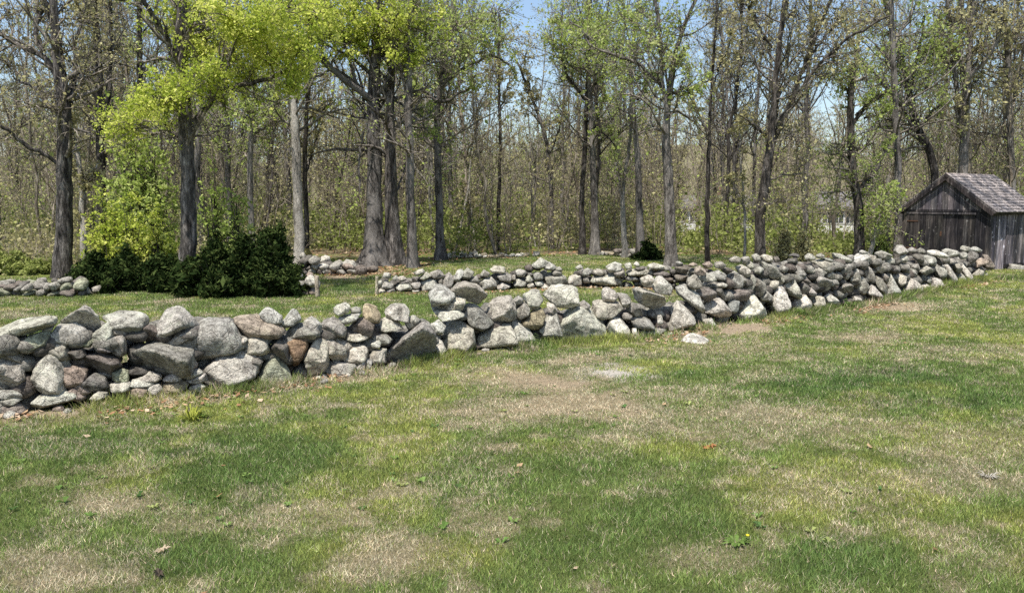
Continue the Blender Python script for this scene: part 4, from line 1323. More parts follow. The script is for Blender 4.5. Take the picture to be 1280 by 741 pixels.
T('oak_tree', 'forked tree with pale mossy trunk and dark spreading boughs above the far stones', 27,
  [[(551, 326, 14), (550, 305, 11), (549, 260, 9), (547, 200, 8.5), (546, 160, 8), (546, 130, 8), (552, 105, 6), (556, 85, 5.5), (560, 55, 4), (564, 20, 3.5), (566, 0, 3)]],
  [[(553, 108, 4.5), (564, 95, 4.5), (580, 85, 4), (595, 78, 4), (607, 70, 3), (620, 68, 3), (634, 78, 2.5), (646, 95, 2)], [(546, 127, 4), (537, 118, 4), (525, 112, 3.5), (512, 106, 3)], [(550, 127, 4.5), (562, 126, 4), (570, 117, 3.5), (585, 112, 3), (593, 106, 2)],
   [(530, 74, 4), (548, 71, 4), (568, 68, 3.5), (588, 66, 3.5), (606, 66, 3)], [(545, 150, 3), (535, 140, 2.5), (520, 136, 2)], [(556, 90, 3), (548, 75, 3), (540, 55, 2.5), (530, 35, 2)], [(558, 45, 3), (575, 30, 3), (592, 27, 3), (620, 26, 2)]],
  [(545, 90, 22, 200), (575, 60, 26, 260), (605, 45, 26, 260), (585, 20, 26, 260), (622, 15, 24, 180), (590, 100, 18, 110), (560, 175, 26, 130), (545, 215, 24, 110)], M_BARKG, M_GRN, 13, flare=.5, leaf=.07)
T('oak_tree', 'dark slim left trunk of the middle pair at the wood edge', 29.5,
  [[(728, 321, 9), (728, 290, 8), (727, 240, 6), (731, 190, 6), (733, 140, 5), (735, 100, 5), (737, 60, 4), (738, 0, 4)]],
  [[(732, 125, 4), (722, 112, 4), (710, 98, 3.5), (704, 82, 3), (700, 60, 2)], [(735, 112, 3), (752, 98, 3), (768, 88, 3), (784, 82, 2)], [(733, 150, 2.5), (745, 160, 2), (760, 170, 2), (770, 185, 1.5)]],
  [(715, 62, 26, 330), (742, 40, 30, 420), (700, 25, 26, 260), (760, 45, 28, 420), (735, 10, 28, 300), (690, 50, 20, 150)], M_BARK, M_GRN, 14, leaf=.075)
T('oak_tree', 'greyer right trunk of the middle pair at the wood edge', 29.2,
  [[(744, 320, 13), (744, 295, 10), (743, 240, 8), (740, 180, 7), (738, 120, 6), (736, 90, 5), (733, 60, 4), (735, 0, 4)]], [[(740, 160, 3), (750, 140, 2.5), (756, 120, 2)]],
  [(770, 62, 24, 240), (720, 85, 18, 110)], M_BARKG, M_GRN, 15, flare=.5, leaf=.07)
T('tree', 'crooked tree with pale foot and dark top, right of the middle pair', 28,
  [[(781, 324, 8), (780, 290, 7), (777, 255, 6), (780, 220, 4), (786, 190, 4), (790, 160, 4), (787, 120, 3.5), (790, 80, 3), (786, 50, 3)]], [[(778, 245, 4), (772, 215, 3), (768, 190, 2)]], [], M_BARKP, M_GRN, 16)
T('oak_tree', 'thick grey trunk rising behind the small dark evergreen', 27.4,
  [[(801, 328, 12), (800, 300, 10), (798, 250, 8), (798, 210, 8), (796, 180, 6.5), (792, 140, 5), (788, 100, 4.5), (788, 70, 4), (795, 30, 4), (800, 0, 3)]],
  [[(788, 76, 4), (775, 70, 3.5), (760, 66, 3), (745, 60, 3), (738, 48, 3), (730, 38, 2), (710, 26, 2)], [(797, 125, 3), (808, 108, 3), (812, 95, 2)], [(789, 90, 3), (776, 84, 3), (768, 92, 2)]],
  [(775, 20, 28, 330), (800, 35, 26, 320), (770, 75, 18, 130)], M_BARKG, M_GRN, 17, flare=.3, leaf=.07)
T('beech_tree', 'pale smooth straight trunk at centre right, rising directly behind the low wall', 24,
  [[(838, 334, 17), (839, 315, 14), (838, 280, 13), (836, 240, 12), (834, 200, 12), (832, 170, 10), (832, 135, 8), (838, 108, 7), (842, 70, 6), (849, 48, 5), (860, 20, 4.5), (870, 0, 4)],
   [(833, 140, 6), (829, 110, 4.5), (825, 60, 4), (824, 30, 4), (818, 0, 4)]],
  [[(830, 115, 4.5), (818, 98, 4), (802, 82, 4), (788, 74, 3.5), (765, 68, 3), (742, 62, 3), (728, 40, 2)], [(836, 118, 3), (856, 112, 3), (872, 108, 2.5), (885, 102, 2)], [(836, 130, 3), (846, 80, 3), (855, 60, 3)], [(824, 40, 3), (812, 22, 3), (800, 15, 2)]],
  [(818, 50, 26, 260), (850, 30, 24, 180), (800, 62, 20, 150), (845, 78, 20, 120), (865, 115, 24, 150), (790, 105, 20, 90)], M_BARKG, M_GRN, 18, flare=.35, leaf=.062)
T('tree', 'slim dark tree standing right of the pale straight trunk', 25.5,
  [[(885, 333, 7), (884, 300, 6.5), (884, 240, 6), (885, 200, 4.5), (887, 150, 3.5), (890, 90, 3), (894, 40, 3), (896, 0, 3)]], [[(885, 170, 2), (873, 140, 2), (862, 120, 1.5)], [(889, 110, 2), (905, 70, 2), (918, 45, 1.5)]],
  [(900, 20, 24, 120)], M_BARK, M_OLV, 19, flare=.2)
T('birch_tree', 'thin pale stem standing just left of the dark leaning tree', 25, [[(931, 327, 4), (931, 290, 3.6), (930, 262, 3.2), (928, 230, 2.5), (924, 190, 2), (926, 150, 1.6)]], [[(930, 262, 2), (922, 240, 1.6), (914, 226, 1.2)]], [], M_BARKP, M_OLV, 20, flare=.1, up_ext=0, sparse=.6)
T('cherry_tree', 'dark reddish-brown leaning tree with rough bark, rising behind the big wall', 22.6,
  [[(949, 330, 15), (950, 300, 13), (950, 270, 12), (955, 235, 12), (961, 200, 11), (965, 165, 9), (967, 130, 8), (970, 100, 7), (972, 70, 6.5), (977, 35, 6), (981, 0, 5.5)],
   [(962, 185, 9), (974, 160, 7), (985, 135, 6), (998, 100, 5), (1010, 72, 4.5), (1022, 40, 4), (1036, 5, 4), (1045, -15, 3)]],
  [[(985, 132, 5), (1005, 105, 4), (1025, 80, 4), (1045, 60, 3.5), (1060, 47, 3.5), (1078, 38, 3), (1095, 28, 3), (1112, 20, 2)], [(966, 60, 3), (952, 40, 3), (938, 12, 3), (925, 0, 2)], [(1000, 95, 3), (1020, 60, 3), (1045, 30, 3), (1062, 12, 2)], [(960, 170, 3), (945, 160, 3), (938, 152, 2), (925, 145, 2)]],
  [(1010, 60, 34, 380), (1045, 70, 30, 300), (960, 60, 26, 220), (935, 30, 30, 320), (1000, 20, 32, 300), (1045, 25, 30, 280), (1090, 30, 28, 220), (1040, 100, 28, 180), (990, 170, 30, 160), (1010, 220, 34, 160), (980, 250, 30, 120)], M_BARK, M_OLV, 21, flare=.3, leaf=.05, twig=1.2)
T('tree', 'dark tree forking low into a leaning right arm, left of the shed', 25,
  [[(1075, 325, 13), (1074, 290, 12), (1072, 250, 11), (1066, 220, 9), (1064, 180, 9), (1063, 150, 8), (1063, 110, 7), (1066, 80, 6)], [(1071, 245, 8), (1082, 228, 8), (1092, 217, 7), (1098, 205, 5), (1105, 190, 4), (1114, 172, 3)]],
  [[(1066, 155, 5), (1078, 138, 4.5), (1090, 124, 4), (1102, 120, 4), (1112, 115, 3.5), (1118, 108, 3)], [(1070, 145, 4), (1082, 130, 3.5), (1096, 124, 3), (1108, 112, 3)], [(1062, 120, 4), (1052, 104, 3), (1040, 95, 2)], [(1080, 148, 3), (1096, 144, 2.5), (1112, 136, 2)]],
  [(1055, 85, 26, 260), (1085, 100, 24, 180), (1060, 215, 30, 280), (1095, 240, 30, 300), (1045, 240, 28, 240), (1100, 275, 26, 260), (1035, 190, 26, 160)], M_BARK, M_GRN, 22, flare=.2)
T('tree', 'slim grey trunk behind the roof corner at the left of the shed', 26,
  [[(1122, 315, 9), (1123, 260, 8.5), (1122, 200, 8), (1120, 150, 7.5), (1118, 100, 7), (1116, 50, 6), (1114, 0, 5)]], [[(1118, 120, 4), (1105, 105, 4), (1092, 90, 3.5), (1080, 80, 3), (1072, 70, 2)], [(1117, 60, 3), (1125, 40, 3), (1140, 15, 2), (1148, 2, 2)]],
  [(1130, 70, 28, 260), (1105, 45, 24, 160), (1150, 45, 24, 180), (1110, 150, 22, 120)], M_BARKG, M_GRN, 23)
T('oak_tree', 'dark trunk bending left above the shed roof before straightening', 27.5,
  [[(1172, 320, 11), (1172, 260, 10), (1169, 215, 9), (1163, 185, 8.5), (1152, 172, 9), (1143, 155, 9), (1139, 130, 7.5), (1134, 100, 6.5), (1130, 75, 6), (1120, 58, 5), (1112, 40, 4), (1108, 10, 4)]],
  [[(1143, 165, 4), (1130, 140, 4), (1118, 118, 4), (1104, 102, 4), (1090, 88, 3.5), (1080, 78, 3)], [(1148, 162, 4), (1158, 150, 4), (1165, 138, 3), (1178, 131, 3), (1190, 128, 2)], [(1138, 110, 4), (1150, 60, 3), (1155, 20, 3)]],
  [(1150, 90, 28, 300), (1170, 70, 26, 260), (1185, 45, 24, 180), (1165, 110, 22, 180), (1140, 185, 24, 130)], M_BARK, M_GRN, 24, leaf=.07)
T('oak_tree', 'tall tree splitting into three upright stems above the shed roof', 28,
  [[(1204, 320, 13), (1204, 250, 12), (1204, 200, 11), (1206, 150, 10), (1209, 110, 8), (1211, 80, 7), (1213, 40, 6), (1216, 0, 5)], [(1204, 165, 6), (1198, 130, 5), (1194, 100, 5), (1191, 60, 4.5), (1187, 20, 4), (1184, 0, 4)], [(1206, 150, 6), (1203, 100, 5), (1201, 50, 5), (1202, 0, 4.5)]],
  [[(1210, 98, 5), (1222, 86, 5), (1234, 74, 5), (1243, 60, 4.5), (1249, 42, 4), (1253, 22, 3)], [(1195, 100, 3), (1184, 80, 3), (1180, 60, 3), (1168, 48, 2)], [(1202, 175, 3), (1196, 150, 3), (1192, 120, 2)]],
  [(1225, 30, 28, 200), (1192, 25, 26, 180), (1240, 15, 26, 150), (1190, 75, 22, 140), (1225, 105, 24, 110)], M_BARKG, M_OLV, 25)
T('tree', 'narrow grey tree at the far right, right of the three-stemmed one', 30, [[(1268, 310, 8), (1266, 230, 7.5), (1262, 160, 7), (1261, 90, 6), (1258, 40, 5), (1256, 0, 4)]], [[(1262, 120, 3), (1275, 95, 3), (1285, 70, 2)]], [(1270, 40, 26, 150), (1265, 110, 24, 90)], M_BARKG, M_OLV, 26, twig=1.2)
T('birch_tree', 'small pale birch leaning right, left of the shed', 24.6, [[(1086, 322, 6), (1092, 300, 5.5), (1099, 275, 5), (1106, 252, 4.5), (1112, 232, 4)]], [[(1104, 260, 2), (1112, 250, 1.6), (1120, 236, 1)]], [(1100, 255, 14, 50)], M_BARKP, M_GRN, 27, flare=.1, up_ext=0)
T('birch_tree', 'thin white birch pole leaning right behind the faint stone line', 31, [[(569, 318, 3.4), (574, 290, 3), (580, 262, 2.6), (586, 232, 2.4), (588, 200, 2)]], [], [], M_BARKP, M_OLV, 28, flare=.1, up_ext=0, sparse=.5)
T('birch_tree', 'thin white birch pole leaning left behind the faint stone line', 31.5, [[(594, 318, 3.4), (592, 290, 3), (588, 262, 2.6), (586, 240, 2.4), (580, 205, 2)]], [], [], M_BARKP, M_OLV, 29, flare=.1, up_ext=0, sparse=.5)
T('tree', 'dark crooked slim tree leaning left, between the birch poles and middle pair', 33,
  [[(690, 322, 6), (690, 270, 5.5), (688, 210, 5), (684, 180, 5), (676, 150, 4), (666, 125, 3.5), (656, 100, 3), (645, 75, 2.5)]], [[(672, 140, 2.5), (664, 120, 2), (660, 95, 2)], [(688, 190, 2.5), (700, 160, 2), (704, 130, 1.5)]], [(655, 70, 22, 90)], M_BARKG, M_OLV, 30, flare=.2)
T('tree', 'slim dark pole standing right of the pair of white birch poles', 32, [[(623, 320, 5), (623, 250, 4.5), (626, 180, 4), (624, 120, 3.5), (623, 80, 3), (625, 20, 2.5)]], [[(625, 140, 2), (634, 110, 2), (640, 90, 1.5)]], [(640, 50, 28, 100), (615, 90, 22, 60)], M_BARK, M_OLV, 31, flare=.2)


# ------------------------------------------------------------------ bushes
def bush(name, label, boxes, D, mat, seed, n_stem, leaf, per, elong, depth, cat='shrub', group=None, bark=M_BARK):
    """boxes: (x0,x1,ytop,ybase) lobes in pixels, each filled with stems and sprays"""
    r = np.random.RandomState(seed)
    x0 = min(b[0] for b in boxes); x1 = max(b[1] for b in boxes)
    c = W((x0 + x1) / 2, 370, D)
    root = empty(name, (c[0], D, 0), label, cat, group)
    g = Geo(); gl = Geo()
    for bx0, bx1, yt, yb in boxes:
        A = W(bx0, yb, D); B = W(bx1, yt, D)
        cx = (A[0] + B[0]) / 2; hw = (B[0] - A[0]) / 2; H = B[2]
        n = n_stem
        t = r.rand(n) * 6.283; u = r.rand(n) ** .5
        z = H * r.uniform(.12, 1.0, n)
        k = np.clip(1 - (z / H) ** 1.5, .02, 1) ** .7 * (.95 + .5 * (r.rand(n) - .5))
        tgt = np.stack([cx + np.cos(t) * u * hw * k, D + np.sin(t) * u * depth * k, z * (1 + .06 * r.randn(n))], 1)
        st = np.stack([cx + r.randn(n) * hw * .15, D + r.randn(n) * .1, np.zeros(n)], 1)
        s = np.linspace(0, 1, 6)[None, :, None]
        P = st[:, None] * (1 - s) + tgt[:, None] * s + r.randn(n, 6, 3) * .03
        R = np.linspace(.018, .005, 6)[None].repeat(n, 0)
        g.add(*tubes(P, R, 3))
        b, br = kids(P, R, 6, r, .35, 1, .8, .3, 4, .25, .1, .6, .003)
        g.add(*tubes(b, br, 3))
        e, er = kids(b, br, 4, r, .2, 1, .8, .6, 3, .25, .12, .6, .003, .06)
        V, Q = leaves(e, per, leaf, r, .035, elong)
        V[:, 2] = np.maximum(V[:, 2], .01)
        gl.add(V, Q)
    g.build('stem', [bark], root)
    gl.build('foliage', [mat], root)
    return root


bush('yew_bush', 'low dark evergreen bush on the left, in front of the short pale trunk', [(90, 150, 320, 372), (125, 190, 316, 372), (165, 232, 322, 371), (84, 120, 340, 372), (195, 238, 326, 371), (70, 110, 352, 372), (205, 236, 336, 372)], 17.8, M_EVG, 41, 110, .036, 6, 2.6, .9)
bush('yew_bush', 'taller dark evergreen bush between the maple trunk and the white-barked tree', [(236, 300, 304, 371), (280, 335, 300, 371), (312, 380, 314, 371), (330, 360, 290, 371), (214, 262, 328, 371), (318, 350, 292, 371), (255, 320, 330, 373), (352, 384, 336, 372)], 16.95, M_EVG, 42, 110, .036, 6, 2.6, .9)
bush('maple_sapling', 'bright yellow-green sapling leafing out above the left dark bush', [(98, 160, 232, 345), (130, 200, 245, 345), (165, 230, 262, 345), (110, 180, 255, 330)], 18.4, M_YEL, 43, 34, .042, 3, 1.5, .7, 'sapling')
bush('maple_sapling', 'thin dull-green young tree behind the yellow-green sapling, left of the maple trunk', [(120, 215, 140, 345), (150, 235, 170, 345)], 20.2, M_GRN, 44, 60, .055, 4, 1.5, .9, 'sapling')
bush('maple_sapling', 'loose light-green saplings right of the maple trunk, above the taller dark bush', [(236, 300, 210, 345), (262, 330, 240, 345)], 19.4, M_GRN, 45, 34, .05, 2, 1.5, .8, 'sapling')
bush('juniper_bush', 'small dark evergreen just left of the foot of the pale straight tree', [(795, 832, 310, 334), (800, 820, 302, 334), (788, 812, 320, 334)], 26.8, M_EVG, 46, 34, .05, 4, 2.4, .5)
bush('shrub', 'green shrub behind the low wall at the far left edge', [(-40, 20, 308, 352), (0, 45, 318, 352), (30, 70, 326, 352)], 21.6, M_UND, 47, 60, .05, 3, 1.8, .7)
bush('shrub', 'tangled brownish shrub under the dark leaning tree, behind the big wall', [(960, 1000, 285, 330), (985, 1022, 290, 330)], 24, M_OLV, 48, 60, .045, 1, 1.8, .6)
bush('shrub', 'bright green shrub against the left corner of the shed', [(1080, 1112, 272, 325), (1090, 1120, 290, 325)], 25.5, M_GRN, 49, 16, .05, 1, 1.5, .6)


# ------------------------------------------------------------------ the wood behind: single stems, then the far wood
def proto_tree(seed, H, w, bark, leafm, nleaf, lean, low=.3, m=26, twig=.008, leaf=.05):
    r = np.random.RandomState(seed)
    root = empty('tree', (0, 0, 0), 'x', 'tree')
    K = 12
    z = np.linspace(0, 1, K)
    P = np.stack([lean * H * z ** 1.5 * .12 + np.cumsum(r.randn(K)) * .10, np.cumsum(r.randn(K)) * .10, z * H], 1); P[0] = (0, 0, -.1)
    R = w / 2 * (1 - .85 * z) + .012
    g = Geo(); g.add(*tubes(P[None], R[None], 7))
    if r.rand() < .5:    # a fork
        i = r.randint(4, 7)
        f, fr = kids(P[None, i:i + 2], R[None, i:i + 2], 1, r, 0, .3, .35, 1, 10, .08, .35, .75, .01, H * .45)
        g.add(*tubes(f, fr, 6))
    else: f = None
    tr = g.build('trunk', [bark], root)
    g = Geo()
    b, br = kids(P[None], R[None], m, r, low, .99, .85, .24, 6, .2, .12, .4, .010)
    if f is not None:
        b2, br2 = kids(f, fr, m // 2, r, .2, 1, .8, .4, 6, .2, .12, .45, .010)
        b = np.concatenate([b, b2]); br = np.concatenate([br, br2])
    g.add(*tubes(b, br, 4))
    c, cr = kids(b, br, 5, r, .15, 1, .75, .5, 5, .22, .1, .6, twig)
    g.add(*tubes(c, cr, 3))
    e, er = kids(c, cr, 4, r, .15, 1, .7, .55, 4, .25, .06, .7, twig * .75)
    g.add(*tubes(e, er, 3))
    if nleaf: g.add(*leaves(e, nleaf, leaf, r, .08), None, (1, 1, 1), 1)
    cr_ = g.build('crown', [bark, leafm], root)
    return root, tr, cr_


def glim(px):
    """openings in the wood where the white houses show"""
    return ((px > 848) & (px < 880)) | ((px > 920) & (px < 944)) | ((px > 1014) & (px < 1078)) | ((px > 1112) & (px < 1134))


r = np.random.RandomState(77)
PROT = [proto_tree(100 + i, *a) for i, a in enumerate([
    (13, .15, M_BARKF, M_OLV, 2, .6, .22, 32), (15, .22, M_BARKG, M_OLV, 2, -.5, .28, 32), (11, .11, M_BARKF, M_OLV, 2, 1.1, .18, 30), (14, .19, M_BARK, M_OLV, 2, .3, .25, 32),
    (12, .10, M_BARKP, M_OLV, 1, -.9, .2, 28), (16, .25, M_BARKG, M_OLV, 2, .4, .3, 34), (9, .08, M_BARKF, M_GRN, 2, 1.4, .12, 28), (8, .09, M_BARK, M_OLV, 2, -1.3, .12, 30)])]
ZONES = [(-90, 75, 'left of massive tree'), (75, 230, 'between massive tree and maple'), (230, 365, 'between maple and white-barked tree'),
         (365, 460, 'between white-barked tree and twin'), (460, 560, 'behind the big twin'), (560, 640, 'around the birch poles'), (640, 725, 'left of the middle pair'),
         (725, 835, 'between middle pair and pale straight tree'), (835, 945, 'between pale straight and dark leaning trees'), (945, 1065, 'right of the dark leaning tree'),
         (1065, 1165, 'between low-forking tree and shed'), (1165, 1360, 'behind the shed roof')]
LOOK = ['slim brown', 'tall grey', 'thin leaning brown', 'dark straight', 'thin pale', 'stout grey', 'whip-thin green-budded', 'small dark crooked']
used = [False] * len(PROT)
kin = {}
pts = []
N_IND = 190
tries = 0
while len(pts) < N_IND and tries < 20000:
    tries += 1
    D = 29 + 33 * r.rand()
    px = r.uniform(-90, 1370)
    if glim(np.array([px]))[0] and r.rand() < .85: continue
    x = (px - 640) / F * D
    if D < wood_edge(np.array([x]))[0] + 1.2: continue
    if any((x - a) ** 2 + (D - b) ** 2 < 1.0 for a, b, _ in pts): continue
    if abs(x - 16) < 4.0 and D < 30: continue
    pts.append((x, D, px))
for x, D, px in pts:
    i = r.randint(len(PROT))
    if 580 < px < 700 and i in (1, 5) and r.rand() < .8: i = 2
    root, tr, cw = PROT[i]
    if used[i]:
        a = root.copy(); COL.objects.link(a)
        for ch in (tr, cw):
            c = ch.copy(); COL.objects.link(c); c.parent = a
    else:
        a = root; used[i] = True
    a.location = (x, D, float(height(np.array([x]), np.array([D]))[0]))
    a.rotation_euler = (0, 0, r.rand() * 6.28)
    s = r.uniform(.8, 1.15)
    if 590 < px < 720: s *= .78
    a.scale = (s, s, s)
    zn = [z for z in ZONES if z[0] <= px < z[1]][0][2] if px < 1360 else ZONES[-1][2]
    tag(a, None, 'tree', LOOK[i] + ' trees ' + zn)
    kin.setdefault((LOOK[i], zn), []).append((px, a))
NUM = ['zero', 'one', 'two', 'three', 'four', 'five', 'six', 'seven', 'eight', 'nine', 'ten', 'eleven', 'twelve']
ORD = ['leftmost', 'second from left', 'third from left', 'fourth from left', 'fifth from left', 'sixth from left', 'seventh from left', 'eighth from left', 'ninth from left']
for (lk, zn), lst in kin.items():
    lst.sort(key=lambda t: t[0])
    for q, (px, a) in enumerate(lst):
        n = len(lst)
        if n == 1: a['label'] = lk + ' tree in the woods ' + zn; del a['group']
        elif q == n - 1: a['label'] = 'rightmost of %s %s trees %s' % (NUM[n], lk, zn)
        else: a['label'] = '%s of %s %s trees %s' % (ORD[q], NUM[n], lk, zn)

# the far wood: one mass of stems and twigs beyond the single trees
def far_wood():
    r = np.random.RandomState(5)
    g = Geo()
    n = 820
    D = 52 + 62 * r.rand(n)
    px = r.uniform(-140, 1420, n)
    x = (px - 640) / F * D
    hh = (9.0 + 4 * r.rand(n)) * np.clip(.70 + (D - 50) / 200, .7, 1.1)
    # the canopy opens in the middle and top right, where the sky shows
    hh *= np.interp(px, [-200, 500, 570, 640, 700, 740, 800, 1400], [1.35, 1.3, 1.05, .88, .92, 1.1, 1.15, 1.2])
    K = 7
    z = np.linspace(0, 1, K)
    gz = height(x, D)
    P = np.zeros((n, K, 3)); P[:, :, 0] = x[:, None] + np.cumsum(r.randn(n, K) * .12, 1); P[:, :, 1] = D[:, None] + np.cumsum(r.randn(n, K) * .12, 1)
    P[:, :, 2] = gz[:, None] - .2 + hh[:, None] * z[None]
    w = r.choice([.10, .14, .2, .28], n)
    R = w[:, None] / 2 * (1 - .8 * z[None]) + .012
    house_gap = ((px > 846) & (px < 945)) | ((px > 1012) & (px < 1138))
    k = ~(glim(px) & (D < 90) & (r.rand(n) < .9)) & ~((np.abs(D - 81) < 6) & house_gap) & ~((np.abs(D - 88) < 6) & house_gap)
    k &= ~((px > 675) & (px < 750) & (D > 114))
    P = P[k]; R = R[k]
    mt = r.rand(len(P)) < .35
    g.add(*tubes(P[mt], R[mt], 5), None, (1, 1, 1), 1); g.add(*tubes(P[~mt], R[~mt], 5), None, (1, 1, 1), 0)
    b, br = kids(P, R, 20, r, .10, .99, .85, .26, 5, .2, .15, .45, .016)
    g.add(*tubes(b, br, 3), None, (1, 1, 1), 0)
    c, cr = kids(b, br, 6, r, .15, 1, .75, .5, 4, .22, .1, .6, .012)
    g.add(*tubes(c, cr, 3), None, (1, 1, 1), 0)
    V, Q = leaves(c, 2, .10, r, .25); g.add(V, Q, None, (1, 1, 1), 2)
    o = g.build('woodland', [M_BARKF, M_BARK, M_OLV, M_GRN])
    tag(o, 'far bare spring wood of brown stems and twigs with a first haze of green', kind='stuff')


far_wood()


def undergrowth():
    """brush and young growth on the forest floor, thickening with distance"""
    r = np.random.RandomState(6)
    n = 6500
    D = 21 + 50 * r.rand(n) ** 1.0
    px = r.uniform(-120, 1400, n)
    x = (px - 640) / F * D
    e = wood_edge(x)
    k = (D > e + 1.0) & ~((np.abs(x - 15.5) < 3.2) & (D < 28)) & ~((px > 370) & (px < 560) & (D < 29) )
    D = D[k]; x = x[k]; px = px[k]; n = len(D)
    H = r.uniform(.5, 1.7, n) * np.interp(D, [22, 34, 60], [.7, 1.1, 1.6]) * (.5 + 1.0 * fbm(x, D, 5, 33, 2))
    K = 5
    z = np.linspace(0, 1, K)[None]
    P = np.zeros((n, K, 3)); lx = r.randn(n) * .3; ly = r.randn(n) * .3
    P[:, :, 0] = x[:, None] + (lx * H)[:, None] * z; P[:, :, 1] = D[:, None] + (ly * H)[:, None] * z; P[:, :, 2] = H[:, None] * z
    P[:, 1:] += r.randn(n, K - 1, 3) * .05
    R = np.full((n, K), .010) * np.linspace(1, .5, K)[None]
    P[glim(px), :, 2] *= .22; P[:, :, 2] += height(x, D)[:, None]
    g = Geo(); g.add(*tubes(P, R, 3), None, (1, 1, 1), 0)
    b, br = kids(P, R, 6, r, .15, 1, .8, .55, 4, .3, .1, .8, .007)
    g.add(*tubes(b, br, 3), None, (1, 1, 1), 0)
    grn = fbm(x, D, 6, 35, 3)
    bm = np.repeat(grn > .47, 6)
    V, Q = leaves(b[bm], 9, .08, r, .18); g.add(V, Q, None, (1, 1, 1), 1)
    V, Q = leaves(b[~bm], 3, .075, r, .16); g.add(V, Q, None, (1, 1, 1), 2)
    # taller whips and saplings filling the air under the crowns
    n = 1150
    D = 30 + 42 * r.rand(n); px = r.uniform(-120, 1400, n); x = (px - 640) / F * D
    gap = glim(px) & (r.rand(n) < .85)
    k = (D > wood_edge(x) + 1.5) & ~gap
    D = D[k]; x = x[k]; n = len(D)
    H = r.uniform(2.2, 6.5, n); K = 8; z = np.linspace(0, 1, K)[None]
    P = np.zeros((n, K, 3)); lx = r.randn(n) * .16; ly = r.randn(n) * .16
    P[:, :, 0] = x[:, None] + (lx * H)[:, None] * z ** 1.4 + np.cumsum(r.randn(n, K) * .05, 1); P[:, :, 1] = D[:, None] + (ly * H)[:, None] * z; P[:, :, 2] = H[:, None] * z
    P[:, :, 2] += height(x, D)[:, None]
    R = r.uniform(.012, .032, n)[:, None] * np.linspace(1, .35, K)[None]
    g.add(*tubes(P, R, 4), None, (1, 1, 1), 0)
    b, br = kids(P, R, 12, r, .12, 1, .95, .32, 5, .25, .08, .6, .008)
    g.add(*tubes(b, br, 3), None, (1, 1, 1), 0)
    c, cr = kids(b, br, 4, r, .15, 1, .8, .5, 4, .3, .05, .8, .006)
    g.add(*tubes(c, cr, 3), None, (1, 1, 1), 0)
    gm = np.repeat(fbm(x, D, 7, 45, 2) > .54, 48)
    V, Q = leaves(c[gm], 3, .055, r, .15); g.add(V, Q, None, (1, 1, 1), 3)
    V, Q = leaves(c[~gm], 2, .06, r, .12); g.add(V, Q, None, (1, 1, 1), 2)
    o = g.build('undergrowth', [M_BARKF, M_UND, M_OLV, M_GRN])
    tag(o, 'low green and brown brush growing under the trees of the wood', kind='stuff')


undergrowth()


def litter():
    r = np.random.RandomState(9)
    # dead leaves blown against the foot of the walls and scattered in the wood
    P = []
    s = r.rand(3600)
    t = W1X[0] + s * (W1X[-1] - W1X[0])
    ok = vn(t, t * 0, 1.1, 8) > .48
    t = t[ok]
    y = np.interp(t, W1X, W1Y) + .12 - np.abs(r.randn(len(t))) * .34
    P.append(np.stack([t, y], 1))
    t = W2X[0] + r.rand(500) * (W2X[-1] - W2X[0]); P.append(np.stack([t, np.interp(t, W2X, W2Y) + .1 - np.abs(r.randn(500)) * .25], 1))
    q = np.stack([r.uniform(-12, 22, 7000), r.uniform(20, 34, 7000)], 1)
    q = q[q[:, 1] > wood_edge(q[:, 0]) - .6 * r.rand(len(q))]; P.append(q)
    q = np.stack([r.uniform(-5, -2.5, 700), r.uniform(21, 25, 700)], 1); P.append(q)
    q = np.stack([r.uniform(-6, 12, 120), r.uniform(3.8, 14, 120)], 1); P.append(q)
    q = np.concatenate(P); n = len(q)
    c = np.stack([q[:, 0], q[:, 1], height(q[:, 0], q[:, 1]) + .012 + .02 * r.rand(n)], 1)
    sz = .028 * r.uniform(.6, 1.4, n) * np.clip(q[:, 1] / 12, 1, 2)
    a = r.rand(n) * 6.283; d1 = np.stack([np.cos(a), np.sin(a), r.uniform(-.4, .4, n)], 1); d2 = np.stack([-np.sin(a), np.cos(a), r.uniform(-.5, .5, n)], 1)
    s_ = sz[:, None]
    up = np.array((0, 0, 1.)) * s_ * .35
    V = np.stack([c - d1 * s_, c - d2 * s_ * .6 + up * .3, c + d1 * s_ + up, c + d2 * s_ * .6], 1).reshape(-1, 3)
    V[:, 2] = np.maximum(V[:, 2], .004)
    pal = np.array([(.36, .20, .11), (.42, .29, .17), (.50, .38, .26), (.24, .14, .08)])
    col = pal[r.randint(0, 4, n)] * r.uniform(.7, 1.2, (n, 1))
    me = np_mesh('leaf_litter', V, np.arange(n * 4).reshape(-1, 4), None, [M_LITR], None, np.repeat(col, 4, 0), False)
    tag(link('leaf_litter', me), 'brown dead leaves along the foot of the walls and over the forest floor', kind='stuff')


litter()


